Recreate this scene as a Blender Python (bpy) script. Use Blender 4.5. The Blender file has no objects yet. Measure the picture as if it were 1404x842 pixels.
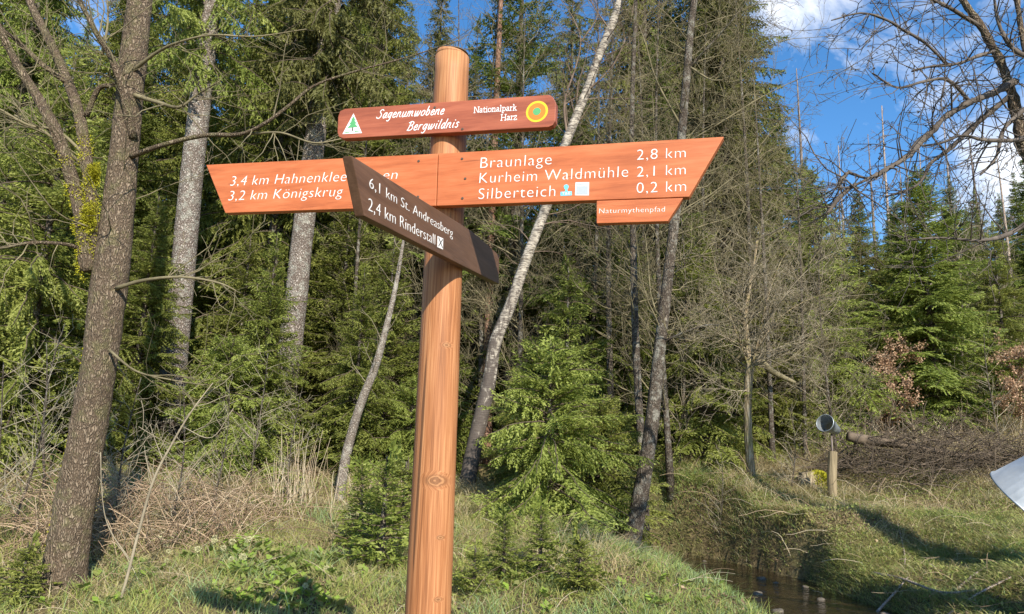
import bpy, bmesh, math, random
import numpy as np
from mathutils import Vector, Matrix, Euler, noise as mnoise

R = math.radians
scene = bpy.context.scene
COL = scene.collection

# ------------------------------------------------------------------ camera
cam_data = bpy.data.cameras.new("camera")
cam = bpy.data.objects.new("camera", cam_data)
COL.objects.link(cam)
PITCH, ROLL = 11.5, 1.8
cam.location = (0, 0, 1.6)
cam_rot = (Matrix.Rotation(R(90 + PITCH), 3, 'X') @ Matrix.Rotation(R(ROLL), 3, 'Z'))
cam.rotation_euler = cam_rot.to_euler()
cam_data.sensor_width = 36
cam_data.lens = 26.0
cam_data.clip_start = 0.05
cam_data.clip_end = 2000
scene.camera = cam
FPX = 1014.0
CR = np.array(cam_rot)
CP = np.array([0, 0, 1.6])

# ------------------------------------------------------------------ sun and sky
SUN_AZ, SUN_EL = R(20), R(33)          # to the right of straight-behind, above the horizon
SUN = Vector((math.sin(SUN_AZ) * math.cos(SUN_EL), -math.cos(SUN_AZ) * math.cos(SUN_EL), math.sin(SUN_EL)))
sd = bpy.data.lights.new("sun", 'SUN')
sd.energy = 5.0
sd.angle = R(0.53)
sd.color = (1.0, 0.93, 0.82)
so = bpy.data.objects.new("sun", sd)
so.rotation_euler = SUN.to_track_quat('Z', 'Y').to_euler()
so.location = (4, -8, 12)
COL.objects.link(so)

scene.view_settings.view_transform = 'Standard'
scene.view_settings.look = 'None'
scene.view_settings.exposure = 0.76
scene.view_settings.gamma = 1
scene.cycles.max_bounces = 6
scene.cycles.diffuse_bounces = 3
scene.cycles.transmission_bounces = 3
scene.cycles.transparent_max_bounces = 4


def pdir(px, py):
    d = np.array([(px - 702) / FPX, (421 - py) / FPX, -1.0])
    return CR @ d


def at(px, py, Y):
    """World point seen at a photo pixel at forward distance Y."""
    d = pdir(px, py)
    return CP + d * (Y / d[1])


def on_plane(px, py, p0, n):
    d = pdir(px, py)
    t = np.dot(np.array(p0) - CP, n) / np.dot(d, n)
    return CP + d * t


# ------------------------------------------------------------------ node helpers
class NT:
    def __init__(self, nt):
        self.nt = nt

    def n(self, typ, **kw):
        nd = self.nt.nodes.new(typ)
        for k, v in kw.items():
            if k.startswith('in_'):
                key = k[3:]
                key = int(key) if key.isdigit() else key.replace('_', ' ')
                self.put(nd.inputs[key], v)
            else:
                setattr(nd, k, v)
        return nd

    def put(self, sock, v):
        if isinstance(v, bpy.types.NodeSocket):
            self.nt.links.new(v, sock)
        elif isinstance(v, bpy.types.Node):
            self.nt.links.new(v.outputs[0], sock)
        else:
            if sock.type == 'RGBA' and len(v) == 3:
                v = (*v, 1)
            sock.default_value = v

    def math(self, op, a, b=0.0, clamp=False):
        nd = self.nt.nodes.new('ShaderNodeMath')
        nd.operation = op
        nd.use_clamp = clamp
        self.put(nd.inputs[0], a)
        self.put(nd.inputs[1], b)
        return nd.outputs[0]

    def mix(self, f, a, b, typ='MIX'):
        nd = self.nt.nodes.new('ShaderNodeMix')
        nd.data_type = 'RGBA'
        nd.blend_type = typ
        self.put(nd.inputs[0], f)
        self.put(nd.inputs[6], a)
        self.put(nd.inputs[7], b)
        return nd.outputs[2]

    def ramp(self, f, stops):
        nd = self.nt.nodes.new('ShaderNodeValToRGB')
        els = nd.color_ramp.elements
        while len(els) < len(stops):
            els.new(0.5)
        for e, (p, c) in zip(els, stops):
            e.position = p
            if not hasattr(c, '__len__'):
                c = (c, c, c)
            e.color = (*c, 1)
        self.put(nd.inputs[0], f)
        return nd.outputs[0]

    def noise(self, vec, scale, detail=4, rough=0.55, dist=0.0):
        nd = self.nt.nodes.new('ShaderNodeTexNoise')
        nd.inputs['Scale'].default_value = scale
        nd.inputs['Detail'].default_value = detail
        nd.inputs['Roughness'].default_value = rough
        nd.inputs['Distortion'].default_value = dist
        if vec is not None:
            self.put(nd.inputs['Vector'], vec)
        return nd.outputs[0]

    def coord(self, out='Object', scale=None):
        nd = self.nt.nodes.new('ShaderNodeTexCoord')
        o = nd.outputs[out]
        if scale:
            mp = self.nt.nodes.new('ShaderNodeMapping')
            mp.inputs['Scale'].default_value = scale
            self.nt.links.new(o, mp.inputs[0])
            o = mp.outputs[0]
        return o


def new_mat(name):
    m = bpy.data.materials.new(name)
    m.use_nodes = True
    m.node_tree.nodes.clear()
    t = NT(m.node_tree)
    out = t.n('ShaderNodeOutputMaterial')
    return m, t, out


def pbsdf(t, out, color, rough=0.8, bump=None, bump_s=0.3, bump_d=0.02, metallic=0.0, spec=0.3):
    b = t.n('ShaderNodeBsdfPrincipled')
    t.put(b.inputs['Base Color'], color)
    t.put(b.inputs['Roughness'], rough)
    t.put(b.inputs['Metallic'], metallic)
    b.inputs['Specular IOR Level'].default_value = spec
    if bump is not None:
        bm = t.n('ShaderNodeBump')
        bm.inputs['Strength'].default_value = bump_s
        bm.inputs['Distance'].default_value = bump_d
        t.put(bm.inputs['Height'], bump)
        t.put(b.inputs['Normal'], bm.outputs[0])
    t.put(out.inputs[0], b.outputs[0])
    return b


# ------------------------------------------------------------------ world
world = bpy.data.worlds.new("World")
scene.world = world
world.use_nodes = True
wt = NT(world.node_tree)
world.node_tree.nodes.clear()
wo = wt.n('ShaderNodeOutputWorld')
sky = wt.n('ShaderNodeTexSky')
sky.sky_type = 'NISHITA'
sky.sun_disc = False
sky.sun_elevation = SUN_EL
sky.sun_rotation = R(160)
sky.altitude = 600
sky.air_density = 1.0
sky.dust_density = 0.3
sky.ozone_density = 2.5
gen = wt.coord('Generated')
hsv = wt.n('ShaderNodeHueSaturation', in_Saturation=1.26, in_Value=1.38)
wt.put(hsv.inputs['Color'], sky.outputs[0])
cl = None
n1 = wt.noise(gen, 5.5, 9, 0.62, 0.4)
for (px, py, rad, amp) in [(1400, 230, .13, 1.0), (1250, 300, .09, .6), (1110, -10, .09, .72), (1105, 185, .06, .5), (1420, 130, .08, .45),
                           (20, 10, .2, .5), (1700, 100, .4, .9)]:
    d = pdir(px, py)
    d = d / np.linalg.norm(d)
    dd = wt.n('ShaderNodeVectorMath', operation='DISTANCE')
    wt.put(dd.inputs[0], gen)
    dd.inputs[1].default_value = tuple(d)
    mr = wt.math('MULTIPLY', wt.math('SUBTRACT', 1.0, wt.math('DIVIDE', dd.outputs['Value'], rad)), amp)
    cl = mr if cl is None else wt.math('MAXIMUM', cl, mr)
cl = wt.math('MAXIMUM', cl, -0.6)
dens = wt.math('ADD', wt.math('MULTIPLY', n1, 2.4), wt.math('SUBTRACT', wt.math('MULTIPLY', cl, 0.9), 1.47))
dens = wt.ramp(dens, [(0.0, 0), (0.45, 0.75), (0.85, 1)])
skyc = wt.mix(dens, hsv.outputs[0], (8.2, 8.4, 8.8))
bg = wt.n('ShaderNodeBackground', in_Strength=0.10)
wt.put(bg.inputs[0], skyc)
wt.put(wo.inputs[0], bg.outputs[0])


# ------------------------------------------------------------------ mesh builder (numpy, all quads)
def nz(v):
    v = np.asarray(v, float)
    return v / np.maximum(np.linalg.norm(v, axis=-1, keepdims=True), 1e-9)


class MB:
    def __init__(self):
        self.v, self.f, self.t, self.m, self.n = [], [], [], [], 0

    def add(self, V, F, tint=0.5, mat=0):
        V = np.asarray(V, float).reshape(-1, 3)
        F = np.asarray(F, np.int64).reshape(-1, 4)
        self.v.append(V)
        self.f.append(F + self.n)
        self.t.append(np.broadcast_to(np.asarray(tint, float), (len(V),)).copy())
        self.m.append(np.full(len(F), mat, np.int32))
        self.n += len(V)

    def arrays(self):
        return np.concatenate(self.v), np.concatenate(self.f), np.concatenate(self.t), np.concatenate(self.m)

    def tube(self, pts, radii, k=6, tint=0.5, mat=0, jitter=None, caps=True):
        P = np.asarray(pts, float)
        rr = np.broadcast_to(np.asarray(radii, float), (len(P),))
        T = np.gradient(P, axis=0)
        T = nz(T)
        ref = np.array([0.31, 0.17, 0.93]) if abs(T[:, 2]).mean() < 0.8 else np.array([0.97, 0.21, 0.11])
        A = nz(np.cross(T, ref))
        B = np.cross(T, A)
        ang = np.arange(k) / k * 2 * np.pi
        rad = rr[:, None] * np.ones(k)[None]
        if jitter is not None:
            rad = rad * jitter
        V = P[:, None] + rad[..., None] * (np.cos(ang)[None, :, None] * A[:, None] + np.sin(ang)[None, :, None] * B[:, None])
        n = len(P)
        i = np.arange(n - 1)[:, None] * k
        j = np.arange(k)[None]
        jn = (j + 1) % k
        F = np.stack([i + j, i + jn, i + k + jn, i + k + j], -1).reshape(-1, 4)
        V = V.reshape(-1, 3)
        if caps and k >= 4 and k % 2 == 0:
            def cap(o, rev):
                q = []
                for a in range(0, k - 2, 2):
                    c = [o, o + a + 1, o + a + 2, o + (a + 3) % k]
                    q.append(c[::-1] if rev else c)
                return q
            F = np.concatenate([F, np.array(cap(0, True)), np.array(cap((n - 1) * k, False))])
        self.add(V, F, tint, mat)

    def box(self, c, s, M=None, tint=0.5, mat=0):
        c = np.asarray(c, float)
        s = np.asarray(s, float) / 2
        V = np.array([[x, y, z] for x in (-1, 1) for y in (-1, 1) for z in (-1, 1)], float) * s
        if M is not None:
            V = V @ np.array(M).T
        F = [[0, 1, 3, 2], [4, 6, 7, 5], [0, 4, 5, 1], [2, 3, 7, 6], [0, 2, 6, 4], [1, 5, 7, 3]]
        self.add(V + c, F, tint, mat)

    def blades(self, Bp, D, L, W, U, roll=0.9, rng=np.random, tint=0.5, mat=0, mid=0.45):
        """Small needle/leaf shaped quads."""
        Bp, D, U = np.asarray(Bp), nz(D), np.asarray(U, float)
        S = nz(np.cross(D, U))
        U2 = np.cross(S, D)
        ph = rng.uniform(-roll, roll, len(Bp))[:, None]
        S = S * np.cos(ph) + U2 * np.sin(ph)
        L = np.broadcast_to(L, (len(Bp),))[:, None]
        W = np.broadcast_to(W, (len(Bp),))[:, None]
        M = Bp + D * L * mid
        V = np.stack([Bp, M + S * W / 2, Bp + D * L, M - S * W / 2], 1)
        F = np.arange(len(Bp) * 4).reshape(-1, 4)
        if np.ndim(tint):
            tint = np.repeat(tint, 4)
        self.add(V.reshape(-1, 3), F, tint, mat)

    def mesh(self, name, mats, smooth=False, origin=None):
        V, F, t, m = self.arrays()
        if origin is not None:
            V = V - np.asarray(origin)
        me = bpy.data.meshes.new(name)
        me.vertices.add(len(V))
        me.vertices.foreach_set('co', V.astype(np.float32).ravel())
        me.loops.add(len(F) * 4)
        me.loops.foreach_set('vertex_index', F.astype(np.int32).ravel())
        me.polygons.add(len(F))
        me.polygons.foreach_set('loop_start', (np.arange(len(F)) * 4).astype(np.int32))
        if not isinstance(mats, (list, tuple)):
            mats = [mats]
        for mm in mats:
            me.materials.append(mm)
        if len(mats) > 1:
            me.polygons.foreach_set('material_index', m)
        me.polygons.foreach_set('use_smooth', np.full(len(F), smooth))
        a = me.attributes.new('tint', 'FLOAT', 'POINT')
        a.data.foreach_set('value', t.astype(np.float32))
        me.update(calc_edges=True)
        me.validate()
        return me


def put(name, me, parent=None, loc=(0, 0, 0), rotz=0, scale=1):
    o = bpy.data.objects.new(name, me)
    COL.objects.link(o)
    o.location = loc
    o.rotation_euler = (0, 0, rotz)
    o.scale = (scale,) * 3
    if parent:
        o.parent = parent
    return o


def tag(o, label=None, cat=None, group=None, kind=None):
    if label: o['label'] = label
    if cat: o['category'] = cat
    if group: o['group'] = group
    if kind: o['kind'] = kind
    return o


def thing(name, label, cat, loc=(0, 0, 0), rotz=0, group=None, scale=1):
    o = bpy.data.objects.new(name, None)
    o.empty_display_size = 0.2
    COL.objects.link(o)
    o.location = loc
    o.rotation_euler = (0, 0, rotz)
    o.scale = (scale,) * 3
    return tag(o, label, cat, group)


# ------------------------------------------------------------------ ground height
ctrl = [at(*c) for c in [
    (80, 815, 6.0), (-60, 790, 6.3), (250, 795, 6.1), (450, 800, 6.2), (300, 700, 8.2), (465, 690, 9.5), (645, 672, 10.5),
    (735, 722, 8.2), (865, 752, 9.0), (600, 790, 6.4), (760, 780, 6.7), (900, 782, 6.9), (980, 806, 6.4), (1070, 850, 5.8),
    (500, 742, 7.6), (20, 650, 9.5), (160, 645, 10), (-200, 640, 10), (840, 665, 11.5), (760, 640, 12.5),
    (1028, 655, 11.4), (1142, 686, 10.5), (1250, 692, 10.2), (1380, 700, 9.6), (1330, 592, 15.5), (1404, 525, 22), (1200, 560, 18),
    (1150, 735, 8.9), (1300, 735, 8.4), (1000, 700, 10.4), (930, 725, 10.6), (1060, 735, 9.4), (1300, 785, 7.4), (1400, 800, 6.9), (1400, 745, 8.0),
    (1500, 700, 9.0), (1075, 752, 8.9), (960, 742, 9.9), (1225, 770, 8.05), (1600, 640, 12), (1000, 640, 13), (1090, 610, 14.5), (400, 640, 11.5), (300, 640, 13), (600, 640, 14), (1500, 880, 5.6)]]
ctrl += [np.array(c, float) for c in [
    (0, 0, 0), (-.24, 2.5, .12), (2, 2, .1), (-3, 2, .1), (-3, 4, .25), (0, 4, .25), (2.5, 3.6, .25), (-8, 3, .4), (-12, 8, 1.0), (6.5, 3, .55), (9, 5, 1.1),
    (-40, 20, 1.9), (-40, 70, 4), (0, 60, 4), (50, 60, 22), (40, 20, 9), (-8, 25, 2.2), (0, 30, 2.6), (22, 30, 8.0), (12, 22, 5.0), (-15, 15, 1.5),
    (15, 6, 2.0), (-15, 2, .5), (0, -10, -.1), (-40, -20, 0), (40, -20, 1), (8, 18, 2.6), (0, 18, 1.8), (-6, 18, 1.8), (120, 120, 40), (-120, 120, 10), (0, 160, 14)]]
for (px, py) in [(916, 758), (965, 766), (1013, 776), (1065, 787), (1121, 800), (1226, 828), (1340, 862)]:
    _d = pdir(px, py)
    ctrl.append(CP + _d * ((.40 - CP[2]) / _d[2]))
ctrl = np.array(ctrl)


def tps_fit(P, lam=0.02):
    n = len(P)
    X = P[:, :2]
    d = np.linalg.norm(X[:, None] - X[None], axis=-1)
    K = np.where(d > 0, d ** 2 * np.log(np.maximum(d, 1e-9)), 0) + lam * np.eye(n)
    A = np.zeros((n + 3, n + 3))
    A[:n, :n] = K
    A[:n, n] = A[n, :n] = 1
    A[:n, n + 1:] = X
    A[n + 1:, :n] = X.T
    return np.linalg.solve(A, np.concatenate([P[:, 2], np.zeros(3)]))


TW = tps_fit(ctrl)
WATER = 0.30
_st = []
for (px, py) in [(866, 758), (920, 768), (975, 781), (1036, 801), (1100, 826), (1172, 856), (1280, 905)]:
    d = pdir(px, py)
    _st.append((CP + d * ((WATER - CP[2]) / d[2]))[:2])
stream = np.array([[-9, 14.5], [-5, 13.6], [-2, 12.6], [.3, 11.6]] + [list(s) for s in _st] + [[4.9, 4.4], [6.6, 2.2], [10, -2]])


def stream_dist(x, y):
    P = np.stack([x, y], -1)
    best = np.full(P.shape[:-1], 1e9)
    side = np.zeros(P.shape[:-1])
    for a, b in zip(stream[:-1], stream[1:]):
        ab = b - a
        t = np.clip(((P - a) @ ab) / (ab @ ab), 0, 1)
        q = a + t[..., None] * ab
        dv = P - q
        d = np.linalg.norm(dv, axis=-1)
        s = np.sign(ab[0] * dv[..., 1] - ab[1] * dv[..., 0])
        m = d < best
        best = np.where(m, d, best)
        side = np.where(m, s, side)
    return best, side


def vnoise(x, y, s, seed=0):
    """Cheap smooth value noise."""
    rs = np.random.RandomState(seed)
    tab = rs.rand(64, 64)
    u, v = x * s, y * s
    i, j = np.floor(u).astype(int), np.floor(v).astype(int)
    fu, fv = u - i, v - j
    fu, fv = fu * fu * (3 - 2 * fu), fv * fv * (3 - 2 * fv)
    g = lambda a, b: tab[a % 64, b % 64]
    return (g(i, j) * (1 - fu) + g(i + 1, j) * fu) * (1 - fv) + (g(i, j + 1) * (1 - fu) + g(i + 1, j + 1) * fu) * fv


def ground(x, y):
    x = np.asarray(x, float)
    y = np.asarray(y, float)
    sh = x.shape
    xf, yf = x.ravel(), y.ravel()
    z = np.empty(len(xf))
    for s in range(0, len(xf), 20000):
        e = slice(s, s + 20000)
        d = np.hypot(xf[e, None] - ctrl[None, :, 0], yf[e, None] - ctrl[None, :, 1])
        K = np.where(d > 0, d ** 2 * np.log(np.maximum(d, 1e-9)), 0)
        n = len(ctrl)
        z[e] = K @ TW[:n] + TW[n] + TW[n + 1] * xf[e] + TW[n + 2] * yf[e]
    r = np.hypot(xf, yf)
    z = np.where(r > 70, np.clip(z, 0, 30), z)
    z += (vnoise(xf, yf, 1.7, 1) - .5) * .10 + (vnoise(xf, yf, 4.1, 2) - .5) * .05 + (vnoise(xf, yf, .5, 3) - .5) * .10 * (yf > 5)
    ds, sd_ = stream_dist(xf, yf)
    w = 0.60 + (vnoise(xf, yf, 1.1, 7) - .5) * .35
    near = sd_ < 0                        # the viewer's side of the brook
    bank = np.where(near, 0.55, 0.30)
    k = np.clip((ds - w) / bank, 0, 1)
    k = k * k * (3 - 2 * k)
    hol = np.clip(1 - np.abs(ds - 1.5) / 1.3, 0, 1) * (~near)
    z += hol * ((vnoise(xf, yf, 1.5, 61) - .5) * .22 + (vnoise(xf, yf, 3.4, 62) - .5) * .16)
    bed = WATER - .14 + (vnoise(xf, yf, 5, 9) - .5) * .12
    z = bed * (1 - k) + np.maximum(z, WATER + .06) * k
    return z.reshape(sh)


def gz(x, y):
    return float(ground(np.array([x]), np.array([y]))[0])


def base_at(px, Y, py=650):
    x = at(px, py, Y)[0]
    return np.array([x, Y, gz(x, Y)])


def stretch(lo, hi, step, outer, n):
    core = np.arange(lo, hi + 1e-6, step)
    g = np.geomspace(step, outer, n)
    return np.concatenate([lo - np.cumsum(g)[::-1], core, hi + np.cumsum(g)])


# ------------------------------------------------------------------ materials
def tint_attr(t):
    return t.n('ShaderNodeAttribute', attribute_name='tint').outputs['Fac']


def mat_needles(name, dark, mid, light, transl=0.25):
    m, t, out = new_mat(name)
    oi = t.n('ShaderNodeObjectInfo')
    c = t.ramp(tint_attr(t), [(0.0, dark), (0.5, mid), (1.0, light)])
    h = t.n('ShaderNodeHueSaturation')
    t.put(h.inputs['Hue'], t.math('ADD', 0.488, t.math('MULTIPLY', oi.outputs['Random'], 0.022)))
    t.put(h.inputs['Value'], t.math('ADD', 0.8, t.math('MULTIPLY', oi.outputs['Random'], 0.4)))
    t.put(h.inputs['Color'], c)
    d = t.n('ShaderNodeBsdfPrincipled')
    t.put(d.inputs['Base Color'], h.outputs[0])
    d.inputs['Roughness'].default_value = 0.55
    d.inputs['Specular IOR Level'].default_value = 0.25
    tr = t.n('ShaderNodeBsdfTranslucent')
    t.put(tr.inputs[0], h.outputs[0])
    mx = t.n('ShaderNodeMixShader')
    mx.inputs[0].default_value = transl
    t.put(mx.inputs[1], d.outputs[0])
    t.put(mx.inputs[2], tr.outputs[0])
    t.put(out.inputs[0], mx.outputs[0])
    return m


def mat_bark(name, c1, c2, c3, sc=14, zs=0.25, bump=0.8, lichen=None, lichen_amt=0.5, bd=0.02):
    m, t, out = new_mat(name)
    co = t.coord('Object', (1, 1, zs))
    v = t.n('ShaderNodeTexVoronoi', feature='DISTANCE_TO_EDGE')
    v.inputs['Scale'].default_value = sc
    wob = t.n('ShaderNodeVectorMath', operation='ADD')
    nn = t.n('ShaderNodeTexNoise')
    nn.inputs['Scale'].default_value = sc * .6
    t.put(nn.inputs['Vector'], co)
    sc_ = t.n('ShaderNodeVectorMath', operation='SCALE')
    t.put(sc_.inputs[0], nn.outputs[1])
    sc_.inputs['Scale'].default_value = 0.09
    t.put(wob.inputs[0], co)
    t.put(wob.inputs[1], sc_.outputs[0])
    t.put(v.inputs['Vector'], wob.outputs[0])
    cr = t.math('MULTIPLY', v.outputs['Distance'], 3.2, True)
    n1 = t.noise(co, sc * 2.2, 6, .65)
    n2 = t.noise(t.coord('Object'), 2.3, 4, .6)
    f = t.math('ADD', t.math('MULTIPLY', cr, .6), t.math('MULTIPLY', n1, .5))
    c = t.ramp(f, [(0.12, c1), (0.5, c2), (0.85, c3)])
    c = t.mix(t.ramp(n2, [(0.35, 0), (0.7, .35)]), c, c1)
    if lichen:
        n3 = t.noise(t.coord('Object'), 9, 6, .7)
        c = t.mix(t.math('MULTIPLY', t.ramp(n3, [(0.5, 0), (0.62, 1)]), lichen_amt), c, lichen)
    pbsdf(t, out, c, 0.9, f, bump, bd, spec=.15)
    return m


def mat_plain(name, c1, c2, scale=8, rough=.85, bump=.3, transl=0, coord='Object'):
    m, t, out = new_mat(name)
    n1 = t.noise(t.coord(coord), scale, 5, .6)
    c = t.ramp(n1, [(0.3, c1), (0.7, c2)])
    pbsdf(t, out, c, rough, n1, bump, .01, spec=.2)
    return m


def mat_tint(name, stops, rough=.8, transl=0.15):
    m, t, out = new_mat(name)
    c = t.ramp(tint_attr(t), stops)
    n = t.noise(t.coord('Object'), 1.3, 3, .6)
    h = t.n('ShaderNodeHueSaturation')
    t.put(h.inputs['Value'], t.math('ADD', .75, t.math('MULTIPLY', n, .5)))
    t.put(h.inputs['Color'], c)
    d = t.n('ShaderNodeBsdfPrincipled')
    t.put(d.inputs['Base Color'], h.outputs[0])
    d.inputs['Roughness'].default_value = rough
    d.inputs['Specular IOR Level'].default_value = .2
    tr = t.n('ShaderNodeBsdfTranslucent')
    t.put(tr.inputs[0], h.outputs[0])
    mx = t.n('ShaderNodeMixShader')
    mx.inputs[0].default_value = transl
    t.put(mx.inputs[1], d.outputs[0])
    t.put(mx.inputs[2], tr.outputs[0])
    t.put(out.inputs[0], mx.outputs[0])
    return m


def mat_board(name, dark, base, light, rough=.55, knots=True, streak=1.0, seed=0.0):
    m, t, out = new_mat(name)
    tc = t.n('ShaderNodeTexCoord').outputs['Object']
    ad = t.n('ShaderNodeVectorMath', operation='ADD')
    t.put(ad.inputs[0], tc)
    ad.inputs[1].default_value = (seed, seed * .37, seed * 1.7)
    tc = ad.outputs[0]

    def mapped(s):
        mp = t.n('ShaderNodeMapping')
        mp.inputs['Scale'].default_value = s
        t.put(mp.inputs[0], tc)
        return mp.outputs[0]
    kv = t.n('ShaderNodeTexVoronoi', feature='F1')
    kv.inputs['Scale'].default_value = 1.0
    t.put(kv.inputs['Vector'], mapped((5.0, .01, 14)))
    kd = kv.outputs['Distance']
    # the grain bends round the knots
    bend = t.math('MULTIPLY', t.math('SUBTRACT', .35, t.math('MINIMUM', kd, .35)), .25)
    sx = t.n('ShaderNodeCombineXYZ')
    t.put(sx.inputs[2], bend)
    wv = t.n('ShaderNodeVectorMath', operation='ADD')
    t.put(wv.inputs[0], mapped((1.2, 8, 9)))
    t.put(wv.inputs[1], sx.outputs[0])
    g1 = t.noise(wv.outputs[0], 3.2, 6, .6, .3)
    g2 = t.noise(mapped((6, 60, 160)), 2.0, 3, .5)
    f = t.math('ADD', t.math('MULTIPLY', g1, .75), t.math('MULTIPLY', g2, .3 * streak))
    c = t.ramp(f, [(0.3, dark), (0.5, base), (0.72, light)])
    if knots:
        sel = t.math('GREATER_THAN', kv.outputs['Color'], .55)
        kn = t.math('MULTIPLY', t.ramp(t.math('ADD', kd, t.math('MULTIPLY', g2, .05)), [(.07, 1), (.14, 0)]), sel)
        c = t.mix(t.math('MULTIPLY', kn, .6), c, tuple(x * .35 for x in dark))
    blot = t.noise(mapped((1.5, 1.5, 5)), 1.6, 4, .6)
    c = t.mix(t.ramp(blot, [(.45, 0), (.75, .35)]), c, tuple(x * .8 for x in dark))
    ck = t.noise(mapped((3, 20, 90)), 1.1, 2, .4)
    c = t.mix(t.ramp(ck, [(.70, 0), (.76, .6)]), c, tuple(x * .4 for x in dark))
    pbsdf(t, out, c, rough, f, .18, .004, spec=.35)
    return m


M = {}
M['needle_light'] = mat_needles('spruce_needles_light', (.082, .106, .018), (.225, .258, .050), (.370, .390, .110), .4)
M['needle_mid'] = mat_needles('spruce_needles_green', (.062, .088, .015), (.180, .215, .040), (.325, .350, .090), .4)
M['needle_dark'] = mat_needles('spruce_needles_dark', (.052, .078, .014), (.135, .175, .034), (.245, .280, .065), .42)
M['needle_olive'] = mat_needles('spruce_needles_olive', (.070, .078, .020), (.165, .178, .050), (.270, .270, .095), .4)
M['twig_wood'] = mat_plain('spruce_twig_wood', (.06, .045, .03), (.13, .10, .07), 20)
M['bark_alder'] = mat_bark('alder_bark', (.052, .037, .024), (.175, .128, .086), (.30, .235, .165), 48, .34, .9, (.17, .17, .07), .4, .025)
M['bark_base_alder'] = M['bark_alder']
M['bark_spruce'] = mat_bark('spruce_bark', (.045, .035, .028), (.19, .15, .12), (.42, .37, .32), 30, .8, .9, (.36, .36, .30), .6)
M['bark_dark'] = mat_bark('dark_stem_bark', (.03, .024, .018), (.085, .066, .05), (.18, .15, .115), 40, .45, .8, (.30, .29, .24), .6)
M['bark_sapling'] = mat_bark('grey_sapling_bark', (.07, .055, .045), (.20, .165, .13), (.38, .34, .28), 34, 1.4, .6, (.42, .40, .34), .5)
M['bark_rowan'] = mat_bark('split_rowan_bark', (.12, .09, .05), (.27, .21, .13), (.42, .35, .24), 26, .12, .6, (.22, .21, .05), .5)
M['brush'] = mat_plain('dead_brushwood', (.050, .038, .027), (.160, .122, .085), 6)
M['bark_red'] = mat_bark('reddish_stem_bark', (.08, .045, .03), (.20, .11, .07), (.32, .20, .14), 18, .5, .6)
M['bark_dead'] = mat_bark('bare_dead_wood', (.17, .13, .10), (.34, .27, .22), (.48, .41, .35), 30, .2, .4)
M['bark_dead_dark'] = mat_bark('dead_top_bark', (.10, .08, .07), (.20, .16, .14), (.30, .26, .23), 10, .3, .5)
M['twig_grey'] = mat_plain('pale_twig_bark', (.17, .14, .095), (.34, .29, .20), 6)
M['twig_olive'] = mat_plain('lichen_twig_bark', (.095, .080, .045), (.235, .200, .115), 5)
M['twig_brown'] = mat_plain('brown_twig_bark', (.10, .07, .05), (.22, .16, .12), 6)
M['twig_dark'] = mat_plain('dark_lichen_twig_bark', (.045, .035, .028), (.15, .125, .10), 9, bump=.8)
M['moss'] = mat_plain('yellow_green_moss', (.24, .235, .014), (.46, .43, .035), 45, 1.0, 1.0)
M['stem_straw'] = mat_tint('dead_stalk', [(0, (.12, .08, .055)), (.35, (.25, .17, .105)), (.6, (.42, .31, .20)), (1, (.56, .49, .35))], transl=.05)
M['grass'] = mat_tint('meadow_grass', [(0, (.32, .25, .13)), (.3, (.46, .42, .17)), (.55, (.31, .34, .085)), (.8, (.23, .32, .095)), (1, (.32, .41, .20))], transl=.35)
M['straw'] = mat_tint('dry_grass', [(0, (.18, .12, .065)), (.4, (.36, .28, .14)), (.75, (.46, .39, .21)), (1, (.54, .49, .31))], transl=.3)
M['leaf_green'] = mat_tint('herb_leaves', [(0, (.30, .29, .11)), (.45, (.20, .26, .055)), (1, (.27, .40, .055))], transl=.35)
M['leaf_brown'] = mat_tint('withered_beech_leaves', [(0, (.23, .13, .075)), (.6, (.44, .28, .17)), (1, (.60, .43, .29))], transl=.3)
M['flower_pale'] = mat_tint('pale_butterbur_flowers', [(0, (.34, .34, .14)), (1, (.66, .62, .38))], transl=.2)
M['litter'] = mat_tint('fallen_leaves', [(0, (.07, .045, .03)), (.5, (.20, .13, .08)), (1, (.36, .26, .16))], transl=.05)
M['board_orange'] = mat_board('orange_stained_wood', (.28, .068, .022), (.46, .128, .042), (.57, .19, .075))
M['board_orange2'] = mat_board('orange_stained_wood_darker', (.19, .050, .026), (.32, .088, .044), (.43, .135, .070), seed=3.1)
M['board_brown'] = mat_board('dark_brown_stained_wood', (.060, .031, .017), (.108, .056, .032), (.155, .084, .050), seed=5.3, knots=False)
M['white_paint'] = mat_plain('white_paint', (.68, .67, .65), (.78, .77, .75), 40, .6, .05)


def flat(name, c, rough=.55):
    m, t, out = new_mat(name)
    n = t.noise(t.coord('Object'), 60, 3)
    pbsdf(t, out, t.mix(t.math('MULTIPLY', n, .25), c, tuple(x * .6 for x in c)), rough)
    return m


M['emblem_green'] = flat('emblem_green', (.10, .36, .14))
M['emblem_yellow'] = flat('emblem_yellow', (.85, .52, .03))
M['emblem_orange'] = flat('emblem_orange', (.78, .20, .03))
M['emblem_brown'] = flat('emblem_brown', (.10, .07, .05))
M['sticker_blue'] = flat('sticker_blue', (.16, .58, .80))
M['sticker_grey'] = flat('sticker_grey', (.40, .44, .46))
M['black_paint'] = flat('black_paint', (.02, .02, .02))
M['roof_felt'] = flat('post_cap_edge', (.10, .08, .06))

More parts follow.
